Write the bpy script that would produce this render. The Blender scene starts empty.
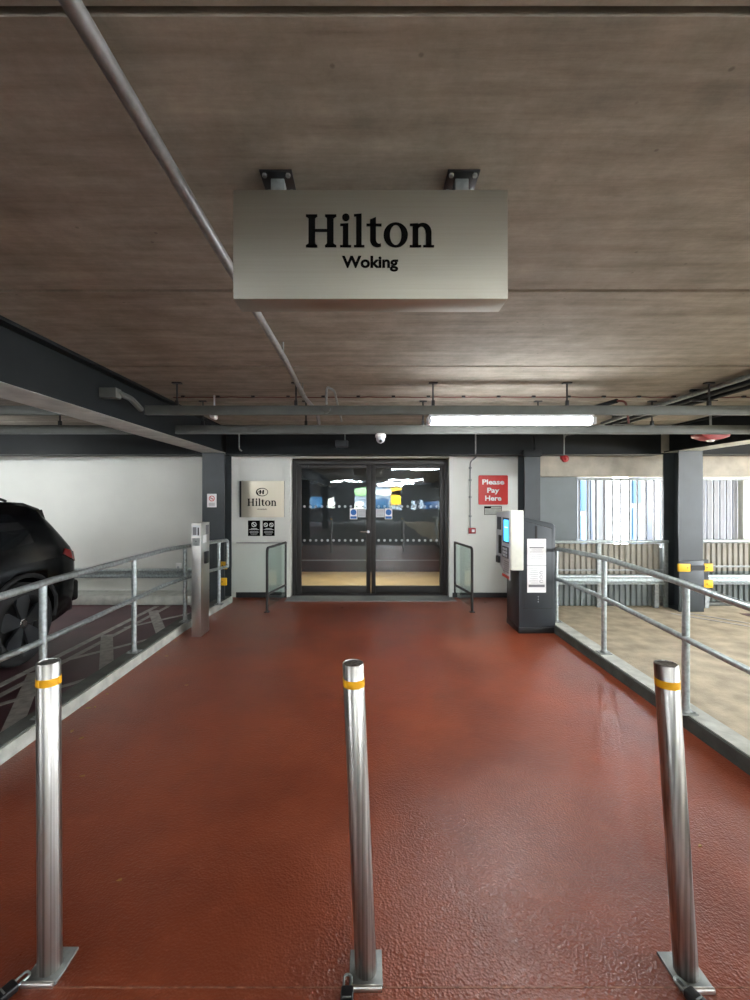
import bpy, bmesh, math, random
from mathutils import Vector, Matrix
random.seed(7)
S = bpy.context.scene
COL = S.collection
PI = math.pi
F = 440.0; CX = 368.0; CY = 498.0; EYE = 1.6

# ------------------------------------------------------------------ camera, world, exposure
cd = bpy.data.cameras.new('camera'); cam = bpy.data.objects.new('camera', cd); COL.objects.link(cam)
cam.location = (0, 0, EYE); cam.rotation_euler = (PI/2, 0, 0)
cd.sensor_fit = 'HORIZONTAL'; cd.sensor_width = 36; cd.lens = 36*F/750
cd.shift_x = (375-CX)/750; cd.shift_y = (CY-500)/750; cd.clip_start = 0.05
S.camera = cam
S.view_settings.view_transform = 'Standard'; S.view_settings.look = 'None'
S.view_settings.gamma = 1; S.view_settings.use_curve_mapping = False
S.view_settings.exposure = 1.55
w = bpy.data.worlds.new('sky'); S.world = w; w.use_nodes = True
bg = w.node_tree.nodes['Background']; bg.inputs[0].default_value = (0.90, 0.95, 1.0, 1); bg.inputs[1].default_value = 12.0
TUBE = 24.0          # emission strength of every fluorescent diffuser

# ------------------------------------------------------------------ materials
def newmat(name):
    m = bpy.data.materials.new(name); m.use_nodes = True
    return m, m.node_tree, m.node_tree.nodes['Principled BSDF']
def mat(name, col, rough=.6, metal=0, var=.12, scale=6, bump=0, bscale=40, stretch=(1,1,1), spec=.5, col2=None, rvar=0, coat=0, detail=6):
    m, nt, b = newmat(name); N = nt.nodes.new; L = nt.links.new
    tc = N('ShaderNodeTexCoord'); mp = N('ShaderNodeMapping'); mp.inputs['Scale'].default_value = stretch
    L(tc.outputs['Object'], mp.inputs[0])
    no = N('ShaderNodeTexNoise'); no.inputs['Scale'].default_value = scale; no.inputs['Detail'].default_value = detail
    L(mp.outputs[0], no.inputs['Vector'])
    cr = N('ShaderNodeValToRGB'); cr.color_ramp.elements[0].position = .3; cr.color_ramp.elements[1].position = .7
    c2 = col2 if col2 else tuple(min(1, c*(1+var)) for c in col)
    c1 = tuple(c*(1-var) for c in col) if not col2 else col
    cr.color_ramp.elements[0].color = (*c1, 1); cr.color_ramp.elements[1].color = (*c2, 1)
    L(no.outputs[0], cr.inputs[0]); L(cr.outputs[0], b.inputs['Base Color'])
    b.inputs['Metallic'].default_value = metal; b.inputs['Specular IOR Level'].default_value = spec
    b.inputs['Coat Weight'].default_value = coat
    if rvar:
        mr = N('ShaderNodeMapRange'); mr.inputs[3].default_value = rough-rvar; mr.inputs[4].default_value = rough+rvar
        L(no.outputs[0], mr.inputs[0]); L(mr.outputs[0], b.inputs['Roughness'])
    else: b.inputs['Roughness'].default_value = rough
    if bump:
        n2 = N('ShaderNodeTexNoise'); n2.inputs['Scale'].default_value = bscale; n2.inputs['Detail'].default_value = 5
        L(mp.outputs[0], n2.inputs['Vector'])
        bp = N('ShaderNodeBump'); bp.inputs['Strength'].default_value = bump; bp.inputs['Distance'].default_value = .01
        L(n2.outputs[0], bp.inputs['Height']); L(bp.outputs[0], b.inputs['Normal'])
    return m
def flat(name, col, rough=.5, metal=0): return mat(name, col, rough, metal, var=.04, scale=20)
def emis(name, col, strength):
    m, nt, b = newmat(name); b.inputs['Base Color'].default_value = (*col, 1)
    b.inputs['Emission Color'].default_value = (*col, 1); b.inputs['Emission Strength'].default_value = strength
    return m
def glass(name, refl, tint=(.9,.95,.95)):
    m, nt, b = newmat(name); N = nt.nodes.new; L = nt.links.new
    nt.nodes.remove(b); out = nt.nodes['Material Output']
    tr = N('ShaderNodeBsdfTransparent'); tr.inputs[0].default_value = (*tint, 1)
    gl = N('ShaderNodeBsdfGlossy'); gl.inputs['Roughness'].default_value = .015
    nz = N('ShaderNodeTexNoise'); nz.inputs['Scale'].default_value = 3; tc = N('ShaderNodeTexCoord'); L(tc.outputs['Object'], nz.inputs['Vector'])
    bp = N('ShaderNodeBump'); bp.inputs['Strength'].default_value = .05; bp.inputs['Distance'].default_value = .02
    L(nz.outputs[0], bp.inputs['Height']); L(bp.outputs[0], gl.inputs['Normal'])
    lw = N('ShaderNodeLayerWeight'); lw.inputs[0].default_value = .5
    pw = N('ShaderNodeMath'); pw.operation = 'POWER'; pw.inputs[1].default_value = 5; L(lw.outputs['Facing'], pw.inputs[0])
    ad = N('ShaderNodeMapRange'); ad.inputs[3].default_value = refl; ad.inputs[4].default_value = 1; L(pw.outputs[0], ad.inputs[0])
    mx = N('ShaderNodeMixShader'); L(ad.outputs[0], mx.inputs[0]); L(tr.outputs[0], mx.inputs[1]); L(gl.outputs[0], mx.inputs[2])
    L(mx.outputs[0], out.inputs[0]); return m

def red_floor():
    m, nt, b = newmat('red_resin_floor'); N = nt.nodes.new; L = nt.links.new
    tc = N('ShaderNodeTexCoord')
    n1 = N('ShaderNodeTexNoise'); n1.inputs['Scale'].default_value = .9; n1.inputs['Detail'].default_value = 8; n1.inputs['Roughness'].default_value = .65
    L(tc.outputs['Object'], n1.inputs['Vector'])
    cr = N('ShaderNodeValToRGB'); e = cr.color_ramp.elements
    e[0].position = .28; e[0].color = (.155, .028, .011, 1); e[1].position = .76; e[1].color = (.39, .088, .034, 1)
    L(n1.outputs[0], cr.inputs[0])
    n2 = N('ShaderNodeTexNoise'); n2.inputs['Scale'].default_value = 9; n2.inputs['Detail'].default_value = 9; n2.inputs['Roughness'].default_value = .8
    L(tc.outputs['Object'], n2.inputs['Vector'])
    c2 = N('ShaderNodeValToRGB'); e = c2.color_ramp.elements; e[0].position = .55; e[0].color = (0,0,0,1); e[1].position = .72; e[1].color = (1,1,1,1)
    L(n2.outputs[0], c2.inputs[0])
    mx = N('ShaderNodeMixRGB'); mx.inputs[2].default_value = (.40, .11, .055, 1)
    mu = N('ShaderNodeMath'); mu.operation = 'MULTIPLY'; mu.inputs[1].default_value = .45
    L(c2.outputs[0], mu.inputs[0]); L(mu.outputs[0], mx.inputs[0]); L(cr.outputs[0], mx.inputs[1])
    L(mx.outputs[0], b.inputs['Base Color'])
    v = N('ShaderNodeTexVoronoi'); v.inputs['Scale'].default_value = 110; L(tc.outputs['Object'], v.inputs['Vector'])
    n3 = N('ShaderNodeTexNoise'); n3.inputs['Scale'].default_value = 60; n3.inputs['Detail'].default_value = 8; L(tc.outputs['Object'], n3.inputs['Vector'])
    ad = N('ShaderNodeMath'); L(v.outputs[0], ad.inputs[0]); L(n3.outputs[0], ad.inputs[1])
    n5 = N('ShaderNodeTexNoise'); n5.inputs['Scale'].default_value = 1.3; n5.inputs['Detail'].default_value = 3; L(tc.outputs['Object'], n5.inputs['Vector'])
    mr2 = N('ShaderNodeMapRange'); mr2.inputs[1].default_value = .35; mr2.inputs[2].default_value = .7; mr2.inputs[3].default_value = .3; mr2.inputs[4].default_value = .65
    L(n5.outputs[0], mr2.inputs[0])
    bp = N('ShaderNodeBump'); bp.inputs['Distance'].default_value = .004; L(mr2.outputs[0], bp.inputs['Strength'])
    L(ad.outputs[0], bp.inputs['Height']); L(bp.outputs[0], b.inputs['Normal'])
    mr = N('ShaderNodeMapRange'); mr.inputs[3].default_value = .20; mr.inputs[4].default_value = .42
    L(n1.outputs[0], mr.inputs[0]); L(mr.outputs[0], b.inputs['Roughness'])
    b.inputs['Specular IOR Level'].default_value = .6
    return m

def slab_mat():
    # precast planks: cast streaks run across the ceiling, stains and small pits
    m, nt, b = newmat('precast_concrete'); N = nt.nodes.new; L = nt.links.new
    tc = N('ShaderNodeTexCoord'); mp = N('ShaderNodeMapping'); mp.inputs['Scale'].default_value = (.5, 5, 1); L(tc.outputs['Object'], mp.inputs[0])
    n1 = N('ShaderNodeTexNoise'); n1.inputs['Scale'].default_value = 2.2; n1.inputs['Detail'].default_value = 9; n1.inputs['Roughness'].default_value = .7; L(mp.outputs[0], n1.inputs['Vector'])
    cr = N('ShaderNodeValToRGB'); e = cr.color_ramp.elements
    e[0].position = .3; e[0].color = (.235, .205, .172, 1); e[1].position = .72; e[1].color = (.42, .375, .32, 1)
    L(n1.outputs[0], cr.inputs[0])
    n2 = N('ShaderNodeTexNoise'); n2.inputs['Scale'].default_value = 5; n2.inputs['Detail'].default_value = 8; n2.inputs['Roughness'].default_value = .75; L(tc.outputs['Object'], n2.inputs['Vector'])
    c2 = N('ShaderNodeValToRGB'); e = c2.color_ramp.elements; e[0].position = .35; e[0].color = (.72,.74,.72,1); e[1].position = .7; e[1].color = (1.12,1.1,1.08,1)
    L(n2.outputs[0], c2.inputs[0])
    mx = N('ShaderNodeMixRGB'); mx.blend_type = 'MULTIPLY'; mx.inputs[0].default_value = 1; L(cr.outputs[0], mx.inputs[1]); L(c2.outputs[0], mx.inputs[2])
    v = N('ShaderNodeTexVoronoi'); v.inputs['Scale'].default_value = 7; L(tc.outputs['Object'], v.inputs['Vector'])
    c3 = N('ShaderNodeValToRGB'); e = c3.color_ramp.elements; e[0].position = .03; e[0].color = (.3,.3,.3,1); e[1].position = .06; e[1].color = (1,1,1,1)
    L(v.outputs[0], c3.inputs[0])
    m2 = N('ShaderNodeMixRGB'); m2.blend_type = 'MULTIPLY'; m2.inputs[0].default_value = .5; L(mx.outputs[0], m2.inputs[1]); L(c3.outputs[0], m2.inputs[2])
    L(m2.outputs[0], b.inputs['Base Color']); b.inputs['Roughness'].default_value = .85
    bp = N('ShaderNodeBump'); bp.inputs['Strength'].default_value = .35; bp.inputs['Distance'].default_value = .01; L(n1.outputs[0], bp.inputs['Height']); L(bp.outputs[0], b.inputs['Normal'])
    return m

def brushed(name, col, rough, axis, amt=.15):
    m, nt, b = newmat(name); N = nt.nodes.new; L = nt.links.new
    tc = N('ShaderNodeTexCoord'); mp = N('ShaderNodeMapping'); mp.inputs['Scale'].default_value = axis; L(tc.outputs['Object'], mp.inputs[0])
    n = N('ShaderNodeTexNoise'); n.inputs['Scale'].default_value = 1; n.inputs['Detail'].default_value = 3; L(mp.outputs[0], n.inputs['Vector'])
    mr = N('ShaderNodeMapRange'); mr.inputs[3].default_value = rough*.75; mr.inputs[4].default_value = rough*1.3; L(n.outputs[0], mr.inputs[0]); L(mr.outputs[0], b.inputs['Roughness'])
    bp = N('ShaderNodeBump'); bp.inputs['Strength'].default_value = amt; bp.inputs['Distance'].default_value = .001; L(n.outputs[0], bp.inputs['Height']); L(bp.outputs[0], b.inputs['Normal'])
    b.inputs['Base Color'].default_value = (*col, 1); b.inputs['Metallic'].default_value = 1
    return m

def streak_reflections():
    m = brushed('brushed_stainless_tube', (.6,.6,.57), .32, (300,300,.4), .06); nt = m.node_tree; N = nt.nodes.new; L = nt.links.new; b = nt.nodes['Principled BSDF']
    tc = N('ShaderNodeTexCoord'); mp = N('ShaderNodeMapping'); mp.inputs['Scale'].default_value = (75, 75, .25); L(tc.outputs['Object'], mp.inputs[0])
    n = N('ShaderNodeTexNoise'); n.inputs['Scale'].default_value = 1; n.inputs['Detail'].default_value = 3; L(mp.outputs[0], n.inputs['Vector'])
    cr = N('ShaderNodeValToRGB'); e = cr.color_ramp.elements; e[0].position = .35; e[0].color = (.20,.19,.18,1); e[1].position = .62; e[1].color = (.52,.51,.48,1)  # dark and pale streaks put the surroundings' reflections into the colour
    L(n.outputs[0], cr.inputs[0]); L(cr.outputs[0], b.inputs['Base Color']); return m
M = dict(
 floor=red_floor(), slab=slab_mat(),
 maroon=mat('maroon_bay_floor', (.085,.030,.036), .5, var=.3, scale=3, bump=.3, bscale=90),
 concrete=mat('worn_concrete_floor', (.43,.36,.25), .8, var=.28, scale=5, bump=.5, bscale=60, stretch=(1,1,1), detail=12),
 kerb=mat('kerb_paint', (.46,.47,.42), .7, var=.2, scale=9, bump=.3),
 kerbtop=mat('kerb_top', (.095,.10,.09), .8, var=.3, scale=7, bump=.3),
 line=mat('road_paint', (.42,.40,.37), .7, var=.3, scale=14),
 white=mat('white_wall_paint', (.69,.70,.65), .6, var=.04, scale=2),
 greywall=mat('grey_wall_paint', (.20,.22,.225), .7, var=.08, scale=3),
 lintel=mat('lintel_concrete', (.44,.40,.33), .8, var=.18, scale=5, bump=.2),
 steel=mat('charcoal_steel_paint', (.010,.012,.013), .55, var=.15, scale=5, spec=.2),
 flange=mat('flange_lit_grey', (.55,.56,.52), .6, var=.18, scale=6),
 column=mat('slate_column_paint', (.036,.044,.048), .45, var=.12, scale=5),
 black=flat('black_powder_coat', (.012,.013,.015), .35),
 blackmatt=flat('black_rubber', (.010,.010,.010), .7),
 frame=flat('door_frame_metal', (.030,.028,.027), .45, .3),
 galv=mat('galvanised_steel', (.42,.47,.47), .42, .75, var=.22, scale=35, detail=2),
 galvdull=mat('dull_galvanised_steel', (.30,.32,.31), .55, .6, var=.2, scale=25),
 trunk=mat('galvanised_trunking', (.10,.105,.095), .55, .2, var=.12, scale=8),
 pipe=mat('grey_pipe', (.25,.25,.25), .42, .5, var=.18, scale=30),
 corr=mat('corrugated_screen_paint', (.28,.26,.215), .7, var=.15, scale=4),
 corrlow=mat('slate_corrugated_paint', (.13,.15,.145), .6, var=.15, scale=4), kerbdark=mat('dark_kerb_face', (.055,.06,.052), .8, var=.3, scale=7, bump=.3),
 frontbldg=flat('dark_grey_cladding', (.05,.06,.07), .6), frontblue=flat('deep_blue_glazing', (.0015,.028,.065), .3), frontwin=flat('navy_glazing', (.002,.009,.022), .2),  # front cladding colours lowered so the bright sky does not clip them
 slat=flat('louvre_grey', (.26,.26,.27), .6),
 stain=streak_reflections(),
 stainflat=brushed('brushed_stainless_sign', (.42,.405,.345), .52, (2,2,260), .2),
 stainbox=brushed('brushed_stainless_post', (.60,.59,.56), .35, (200,200,3)),
 brass=brushed('pale_satin_plate', (.66,.61,.50), .42, (30,2,2), .1),
 yellow=flat('yellow_plastic', (.85,.48,.01), .5),
 band=flat('amber_reflective_band', (.85,.42,.01), .35),
 red=flat('red_plastic', (.33,.012,.014), .4),
 signred=flat('sign_red', (.62,.035,.03), .4),
 paper=flat('white_paper', (.82,.82,.82), .6),
 ink=flat('grey_print', (.18,.18,.19), .6),
 inkblack=mat('black_print', (.004,.004,.004), .9, var=.02, spec=.05),
 inkwhite=flat('white_print', (.88,.88,.86), .5),
 blue=flat('blue_print', (.02,.13,.42), .5),
 cream=flat('cream_plastic', (.74,.76,.66), .35),
 silver=flat('silver_plastic', (.55,.57,.60), .35),
 machine=mat('pay_cabinet_charcoal', (.030,.037,.042), .38, var=.06, scale=8),
 screen=emis('lit_screen', (.05,.42,.95), 1.4),
 screenlite=emis('lit_screen_bar', (.4,.85,1), 1.6),
 tube=emis('fluorescent_diffuser', (.95,.98,1.0), TUBE),
 glass=glass('door_glass', .10, (.75,.82,.85)), guardglass=glass('guard_glass', .03, (.90,.97,.95)),
 frost=flat('frosted_dot', (.33,.37,.40), .7),
 carpaint=mat('black_car_paint', (.0015,.0015,.002), .18, var=.02, spec=.3), carglass=flat('dark_car_glass', (.008,.009,.010), .04),
 tyre=mat('tyre_rubber', (.012,.012,.012), .75, var=.1, bump=.2), rim=flat('dark_alloy', (.11,.12,.13), .3, .8), rimbright=flat('polished_hub', (.6,.6,.6), .2, 1),
 tail=flat('tail_lamp_red', (.25,.006,.006), .15), trim=flat('chrome_trim', (.35,.35,.35), .2, 1),
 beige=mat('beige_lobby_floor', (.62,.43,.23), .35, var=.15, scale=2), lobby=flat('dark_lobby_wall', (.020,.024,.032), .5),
 mat=mat('grate_metal', (.30,.31,.31), .5, .6, var=.2, scale=30), skirting=flat('dark_skirting', (.02,.02,.022), .6),
 bldg=mat('pale_cladding', (.20,.25,.30), .6, var=.04), bluepanel=flat('blue_cladding', (.003,.055,.13), .3), winblue=flat('tinted_windows', (.008,.03,.08), .15),
 signgreen=flat('green_cladding', (.25,.50,.20), .5), copper=flat('red_conduit', (.11,.025,.02), .5), leaf=mat('dry_leaf', (.42,.26,.10), .8, var=.3), drain=mat('floor_joint_sealant', (.30,.13,.08), .8, var=.6, scale=30),
)

# ------------------------------------------------------------------ geometry helpers
class MB:
    def __init__(s): s.bm = bmesh.new()
    def _add(s, vs, fs):
        v = [s.bm.verts.new(p) for p in vs]
        for f in fs:
            try: s.bm.faces.new([v[i] for i in f])
            except ValueError: pass
        return v
    def box(s, x0, x1, y0, y1, z0, z1, bev=0, seg=2):
        if x1 < x0: x0, x1 = x1, x0
        if y1 < y0: y0, y1 = y1, y0
        if z1 < z0: z0, z1 = z1, z0
        b = bmesh.new(); bmesh.ops.create_cube(b, size=1)
        bmesh.ops.scale(b, vec=(x1-x0, y1-y0, z1-z0), verts=b.verts)
        bmesh.ops.translate(b, vec=((x0+x1)/2, (y0+y1)/2, (z0+z1)/2), verts=b.verts)
        if bev: bmesh.ops.bevel(b, geom=list(b.edges), offset=bev, segments=seg, affect='EDGES', profile=.5)
        s.merge(b); return s
    def merge(s, b):
        mp = {}
        for v in b.verts: mp[v.index if False else v] = s.bm.verts.new(v.co)
        for f in b.faces:
            try: s.bm.faces.new([mp[v] for v in f.verts])
            except ValueError: pass
        b.free()
    def tube(s, pts, r, n=12, closed=False, cap=True):
        pts = [Vector(p) for p in pts]; m = len(pts); rr = r if isinstance(r, (list, tuple)) else [r]*m
        rings = []; prev = None
        for i, p in enumerate(pts):
            if closed: t = (pts[(i+1) % m]-pts[i-1]).normalized()
            else: t = ((pts[min(i+1, m-1)]-pts[max(i-1, 0)])).normalized()
            if prev is None:
                a = Vector((0, 0, 1)) if abs(t.z) < .9 else Vector((1, 0, 0))
                u = t.cross(a).normalized()
            else: u = (prev - t*prev.dot(t)).normalized()
            prev = u; v = t.cross(u)
            rings.append([s.bm.verts.new(p+(u*math.cos(2*PI*k/n)+v*math.sin(2*PI*k/n))*rr[i]) for k in range(n)])
        seq = list(range(m-1))+([m-1] if closed else [])
        for i in seq:
            A, B = rings[i], rings[(i+1) % m]
            for k in range(n): s.bm.faces.new([A[k], A[(k+1) % n], B[(k+1) % n], B[k]])
        if cap and not closed:
            s.bm.faces.new(rings[0]); s.bm.faces.new(rings[-1])
        return s
    def lathe(s, prof, c, axis='Z', n=24, cap=True):
        # prof: list of (radius, along)
        rings = []
        for r, a in prof:
            ring = []
            for k in range(n):
                q = 2*PI*k/n; p = (r*math.cos(q), r*math.sin(q), a)
                if axis == 'X': p = (a, p[0], p[1])
                if axis == 'Y': p = (p[0], a, p[1])
                ring.append(s.bm.verts.new((p[0]+c[0], p[1]+c[1], p[2]+c[2])))
            rings.append(ring)
        for A, B in zip(rings, rings[1:]):
            for k in range(n): s.bm.faces.new([A[k], A[(k+1) % n], B[(k+1) % n], B[k]])
        if cap and prof[0][0] > 1e-4: s.bm.faces.new(rings[0])
        if cap and prof[-1][0] > 1e-4: s.bm.faces.new(rings[-1])
        return s
    def plate(s, poly, fr, d=.002):
        # 2-D polygon in a frame (origin, ux, uy, outward), extruded by d outward
        o, ux, uy, nn = fr; k = len(poly)
        a = [s.bm.verts.new(o+ux*u+uy*v) for u, v in poly]; b = [s.bm.verts.new(o+ux*u+uy*v+nn*d) for u, v in poly]
        s.bm.faces.new(b); s.bm.faces.new(a[::-1])
        for i in range(k): s.bm.faces.new([a[i], a[(i+1) % k], b[(i+1) % k], b[i]])
        return s
    def ringplate(s, outer, inner, fr, d=.002, closed=True):
        m = len(outer)
        for i in range(m if closed else m-1):
            j = (i+1) % m
            s.plate([outer[i], outer[j], inner[j], inner[i]], fr, d)
        return s
    def prism(s, poly, axis, a0, a1):
        # polygon extruded along an axis; axis 'X': (y,z), 'Y': (x,z), 'Z': (x,y)
        def P(u, v, a): return {'X': (a, u, v), 'Y': (u, a, v), 'Z': (u, v, a)}[axis]
        A = [s.bm.verts.new(P(u, v, a0)) for u, v in poly]; B = [s.bm.verts.new(P(u, v, a1)) for u, v in poly]
        s.bm.faces.new(A); s.bm.faces.new(B[::-1]); k = len(poly)
        for i in range(k): s.bm.faces.new([A[i], A[(i+1) % k], B[(i+1) % k], B[i]])
        return s
    def bevel(s, off, seg=2):
        bmesh.ops.recalc_face_normals(s.bm, faces=s.bm.faces)
        ed = [e for e in s.bm.edges if len(e.link_faces) == 2 and e.calc_face_angle(0) > .5]
        bmesh.ops.bevel(s.bm, geom=ed, offset=off, segments=seg, affect='EDGES', profile=.5); return s
    def build(s, name, m, parent=None, loc=None, smooth=True):
        bmesh.ops.recalc_face_normals(s.bm, faces=s.bm.faces)
        off = wloc(parent) if parent else Vector((0, 0, 0))
        if loc is not None: off = Vector(loc)
        bmesh.ops.translate(s.bm, vec=-off, verts=s.bm.verts)
        me = bpy.data.meshes.new(name); s.bm.to_mesh(me); s.bm.free()
        if smooth:
            for p in me.polygons: p.use_smooth = True
            me.set_sharp_from_angle(angle=.6)
        me.materials.append(M[m] if isinstance(m, str) else m)
        o = bpy.data.objects.new(name, me); COL.objects.link(o)
        if parent:
            o.parent = parent
            if loc is not None: o.location = Vector(loc)-wloc(parent)
        elif loc is not None: o.location = loc
        return o
def wloc(o):
    v = Vector((0, 0, 0))
    while o: v += o.location; o = o.parent
    return v
def tag(o, label=None, cat=None, group=None, kind=None):
    if label: o['label'] = label
    if cat: o['category'] = cat
    if group: o['group'] = group
    if kind: o['kind'] = kind
    return o
def thing(name, label, cat, loc, group=None):
    o = bpy.data.objects.new(name, None); COL.objects.link(o); o.location = loc; o.empty_display_size = .1
    return tag(o, label, cat, group)
def struct(name, mb, m, parent=None):
    o = mb.build(name, m, parent)
    if not parent: o['kind'] = 'structure'
    return o
def dup(o, parent=None):
    c = o.copy(); COL.objects.link(c); c.parent = parent
    for ch in [x for x in bpy.data.objects if x.parent == o]: dup(ch, c)
    return c
def wx(px, Y): return (px-CX)/F*Y
def wz(py, Y): return EYE-(py-CY)/F*Y
def fillet(pts, r, n=5):
    pts = [Vector(p) for p in pts]; out = [pts[0]]
    for a, b, c in zip(pts, pts[1:], pts[2:]):
        u = (a-b).normalized(); v = (c-b).normalized(); d = min(r, (a-b).length*.49, (c-b).length*.49)
        p, q = b+u*d, b+v*d
        for k in range(n+1):
            t = k/n; out.append(p*(1-t)**2+b*2*t*(1-t)+q*t*t)
    out.append(pts[-1]); return out
def frame_y(x, y, z, sx=1.0):     # faces the camera (-Y)
    return (Vector((x, y, z)), Vector((sx, 0, 0)), Vector((0, 0, sx)), Vector((0, -1, 0)))
def ell(cx, cy, rx, ry, n=28, a0=0, a1=2*PI, full=True):
    m = n if full else n-1
    return [(cx+rx*math.cos(a0+(a1-a0)*k/m), cy+ry*math.sin(a0+(a1-a0)*k/m)) for k in range(n)]
def rect(x0, x1, y0, y1): return [(x0, y0), (x1, y0), (x1, y1), (x0, y1)]
def rrect(x0, x1, y0, y1, r, n=5):
    out = []
    for cx, cy, a in ((x1-r, y1-r, 0), (x0+r, y1-r, PI/2), (x0+r, y0+r, PI), (x1-r, y0+r, 3*PI/2)):
        for k in range(n+1): out.append((cx+r*math.cos(a+PI/2*k/n), cy+r*math.sin(a+PI/2*k/n)))
    return out
def text(mb, s, fr, w, h=None, d=.001, bold=0.0, cx=0, cy=0):
    # text fitted to width w (and height h), centred on (cx,cy) of the frame
    cu = bpy.data.curves.new('t', 'FONT'); cu.body = s; cu.size = 1; cu.offset = bold; cu.resolution_u = 4
    o = bpy.data.objects.new('t', cu); COL.objects.link(o); bpy.context.view_layer.update()
    me = bpy.data.meshes.new_from_object(o.evaluated_get(bpy.context.evaluated_depsgraph_get()))
    bpy.data.objects.remove(o); bpy.data.curves.remove(cu)
    xs = [v.co.x for v in me.vertices]; ys = [v.co.y for v in me.vertices]
    x0, x1, y0, y1 = min(xs), max(xs), min(ys), max(ys); k = w/(x1-x0); ky = (h/(y1-y0)) if h else k
    O, ux, uy, nn = fr
    def P(v, e): return O+ux*((v.co.x-(x0+x1)/2)*k+cx)+uy*((v.co.y-(y0+y1)/2)*ky+cy)+nn*e
    vs = [mb.bm.verts.new(P(v, d)) for v in me.vertices]
    for p in me.polygons:
        try: mb.bm.faces.new([vs[i] for i in p.vertices])
        except ValueError: pass
    bpy.data.meshes.remove(me)
def hotel_word(mb, fr, k, d):
    # the serif word of the hotel sign, drawn in the units of its lettering (y down, 75..673 x 110..265)
    def P(poly): return [((x-374)*k, (188-y)*k) for x, y in poly]
    def R(x0, x1, y0, y1): mb.plate(P(rect(x0, x1, y1, y0)), fr, d)
    def T(poly): mb.plate(P(poly), fr, d)
    for a, b, c, e in ((87, 118, 75, 128), (173, 204, 164, 217)):
        R(a, b, 113, 265); R(c, e, 113, 123); R(c, e, 255, 265)
        T([(a, 130), (a, 123), (c+3, 123)]); T([(b, 123), (b, 130), (e-3, 123)]); T([(c+3, 255), (a, 248), (a, 255)]); T([(e-3, 255), (b, 255), (b, 248)])
    R(118, 173, 181, 193)
    R(247, 273, 158, 265); T([(235, 156), (273, 154), (273, 166), (235, 166)]); R(234, 286, 256, 265); mb.plate(P(ell(261, 126, 17, 17)), fr, d)
    R(309, 335, 114, 265); T([(299, 112), (335, 109), (335, 121), (299, 121)]); R(299, 348, 256, 265)
    T([(374, 137), (402, 125), (402, 235), (374, 235)]); R(357, 428, 156, 167)
    mb.ringplate(P(ell(409, 230, 35, 35, 10, PI, PI/2-.5, False)), P(ell(417, 230, 15, 20, 10, PI, PI/2-.5, False)), fr, d, False)
    mb.ringplate(P(ell(494, 208, 57, 58)), P(ell(494, 208, 27, 48)), fr, d)
    R(573, 599, 158, 265); T([(560, 156), (599, 154), (599, 166), (560, 166)]); R(559, 613, 256, 265)
    mb.ringplate(P(ell(620, 196, 41, 44, 12, PI*1.12, 2*PI, False)), P(ell(614, 200, 20, 33, 12, PI*1.12, 2*PI, False)), fr, d, False)
    R(635, 661, 194, 265); R(622, 673, 256, 265)

# ================================================================== STRUCTURE
H = 2.65
XL, XR, YB = -9.0, 9.0, -16.0
mb = MB(); mb.box(-2.3, 2.3, -.4, 7.3, -.12, 0); struct('floor', mb, 'floor')
mb = MB(); mb.box(XL, -2.3, YB, 7.3, -.12, -.002); struct('floor', mb, 'maroon')
mb = MB(); mb.box(2.3, XR, YB, 7.3, -.12, -.002); struct('floor', mb, 'concrete')
mb = MB(); mb.box(-2.3, 2.3, YB, -.4, -.12, -.001); struct('floor', mb, 'kerbtop')
# ceiling: precast planks side by side with open joints
mb = MB(); y = .955-1.275*13
while y < 8.5:
    mb.prism([(y+.006, H+.02), (y+.016, H), (y+1.269-.01, H), (y+1.269, H+.02), (y+1.269, H+.15), (y+.006, H+.15)], 'X', XL, XR); y += 1.275
mb.box(XL, XR, YB, 8.5, H+.15, H+.2)
struct('ceiling', mb, 'slab')
mb = MB(); mb.box(-4.5, 4.5, .957, .985, H-.003, H+.03); struct('trim_1', mb, 'slab')
# walls
YW = 7.1
mb = MB(); mb.box(XL, -2.45, 7.0, 7.2, 0, H); struct('wall_left_back', mb, 'white')
mb = MB()
mb.box(-2.45, -1.285, YW, 7.3, 0, H); mb.box(1.345, 2.42, YW, 7.3, 0, H); mb.box(-1.285, 1.345, YW, 7.3, 2.29, H)
struct('wall_back', mb, 'white')
mb = MB(); mb.box(-2.45, -1.30, YW-.02, YW-.0005, 0.06, .87, .004); struct('trim_2', mb, 'white')
MB().box(-2.12, -1.30, YW-.022, YW-.0005, .872, .882).build('dado_shade_line', 'ink', [o for o in bpy.data.objects if o.name == 'trim_2'][0])  # dark strip stands in for the shade line along the panel top
mb = MB(); mb.box(-2.12, -1.31, YW-.035, YW-.021, 0, .085); mb.box(1.36, 2.3, YW-.035, YW-.001, 0, .075); struct('baseboard_back', mb, 'skirting')
mb = MB(); mb.box(-1.345, -1.25, YW-.012, YW, 0, 2.36); mb.box(1.31, 1.40, YW-.012, YW, 0, 2.36); mb.box(-1.25, 1.31, YW-.012, YW, 2.25, 2.36)
mb.box(-1.285, -1.25, YW, 7.3, 0, 2.29); mb.box(1.31, 1.345, YW, 7.3, 0, 2.29); mb.box(-1.25, 1.31, YW, 7.3, 2.25, 2.29)
struct('trim_3', mb, 'white')
# right back: grey panel, concrete lintels, window openings
ww0, ww1 = wx(577.5, 7.1), 5.2
mb = MB(); mb.box(2.42, ww0, YW, 7.25, 0, 1.94); mb.box(ww0, XR, YW, 7.25, 0, .80)
struct('wall_right_back', mb, 'greywall')
mb = MB(); mb.box(2.42, XR, 6.95, 7.25, 1.94, H, .006); struct('wall_lintel', mb, 'lintel')
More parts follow.
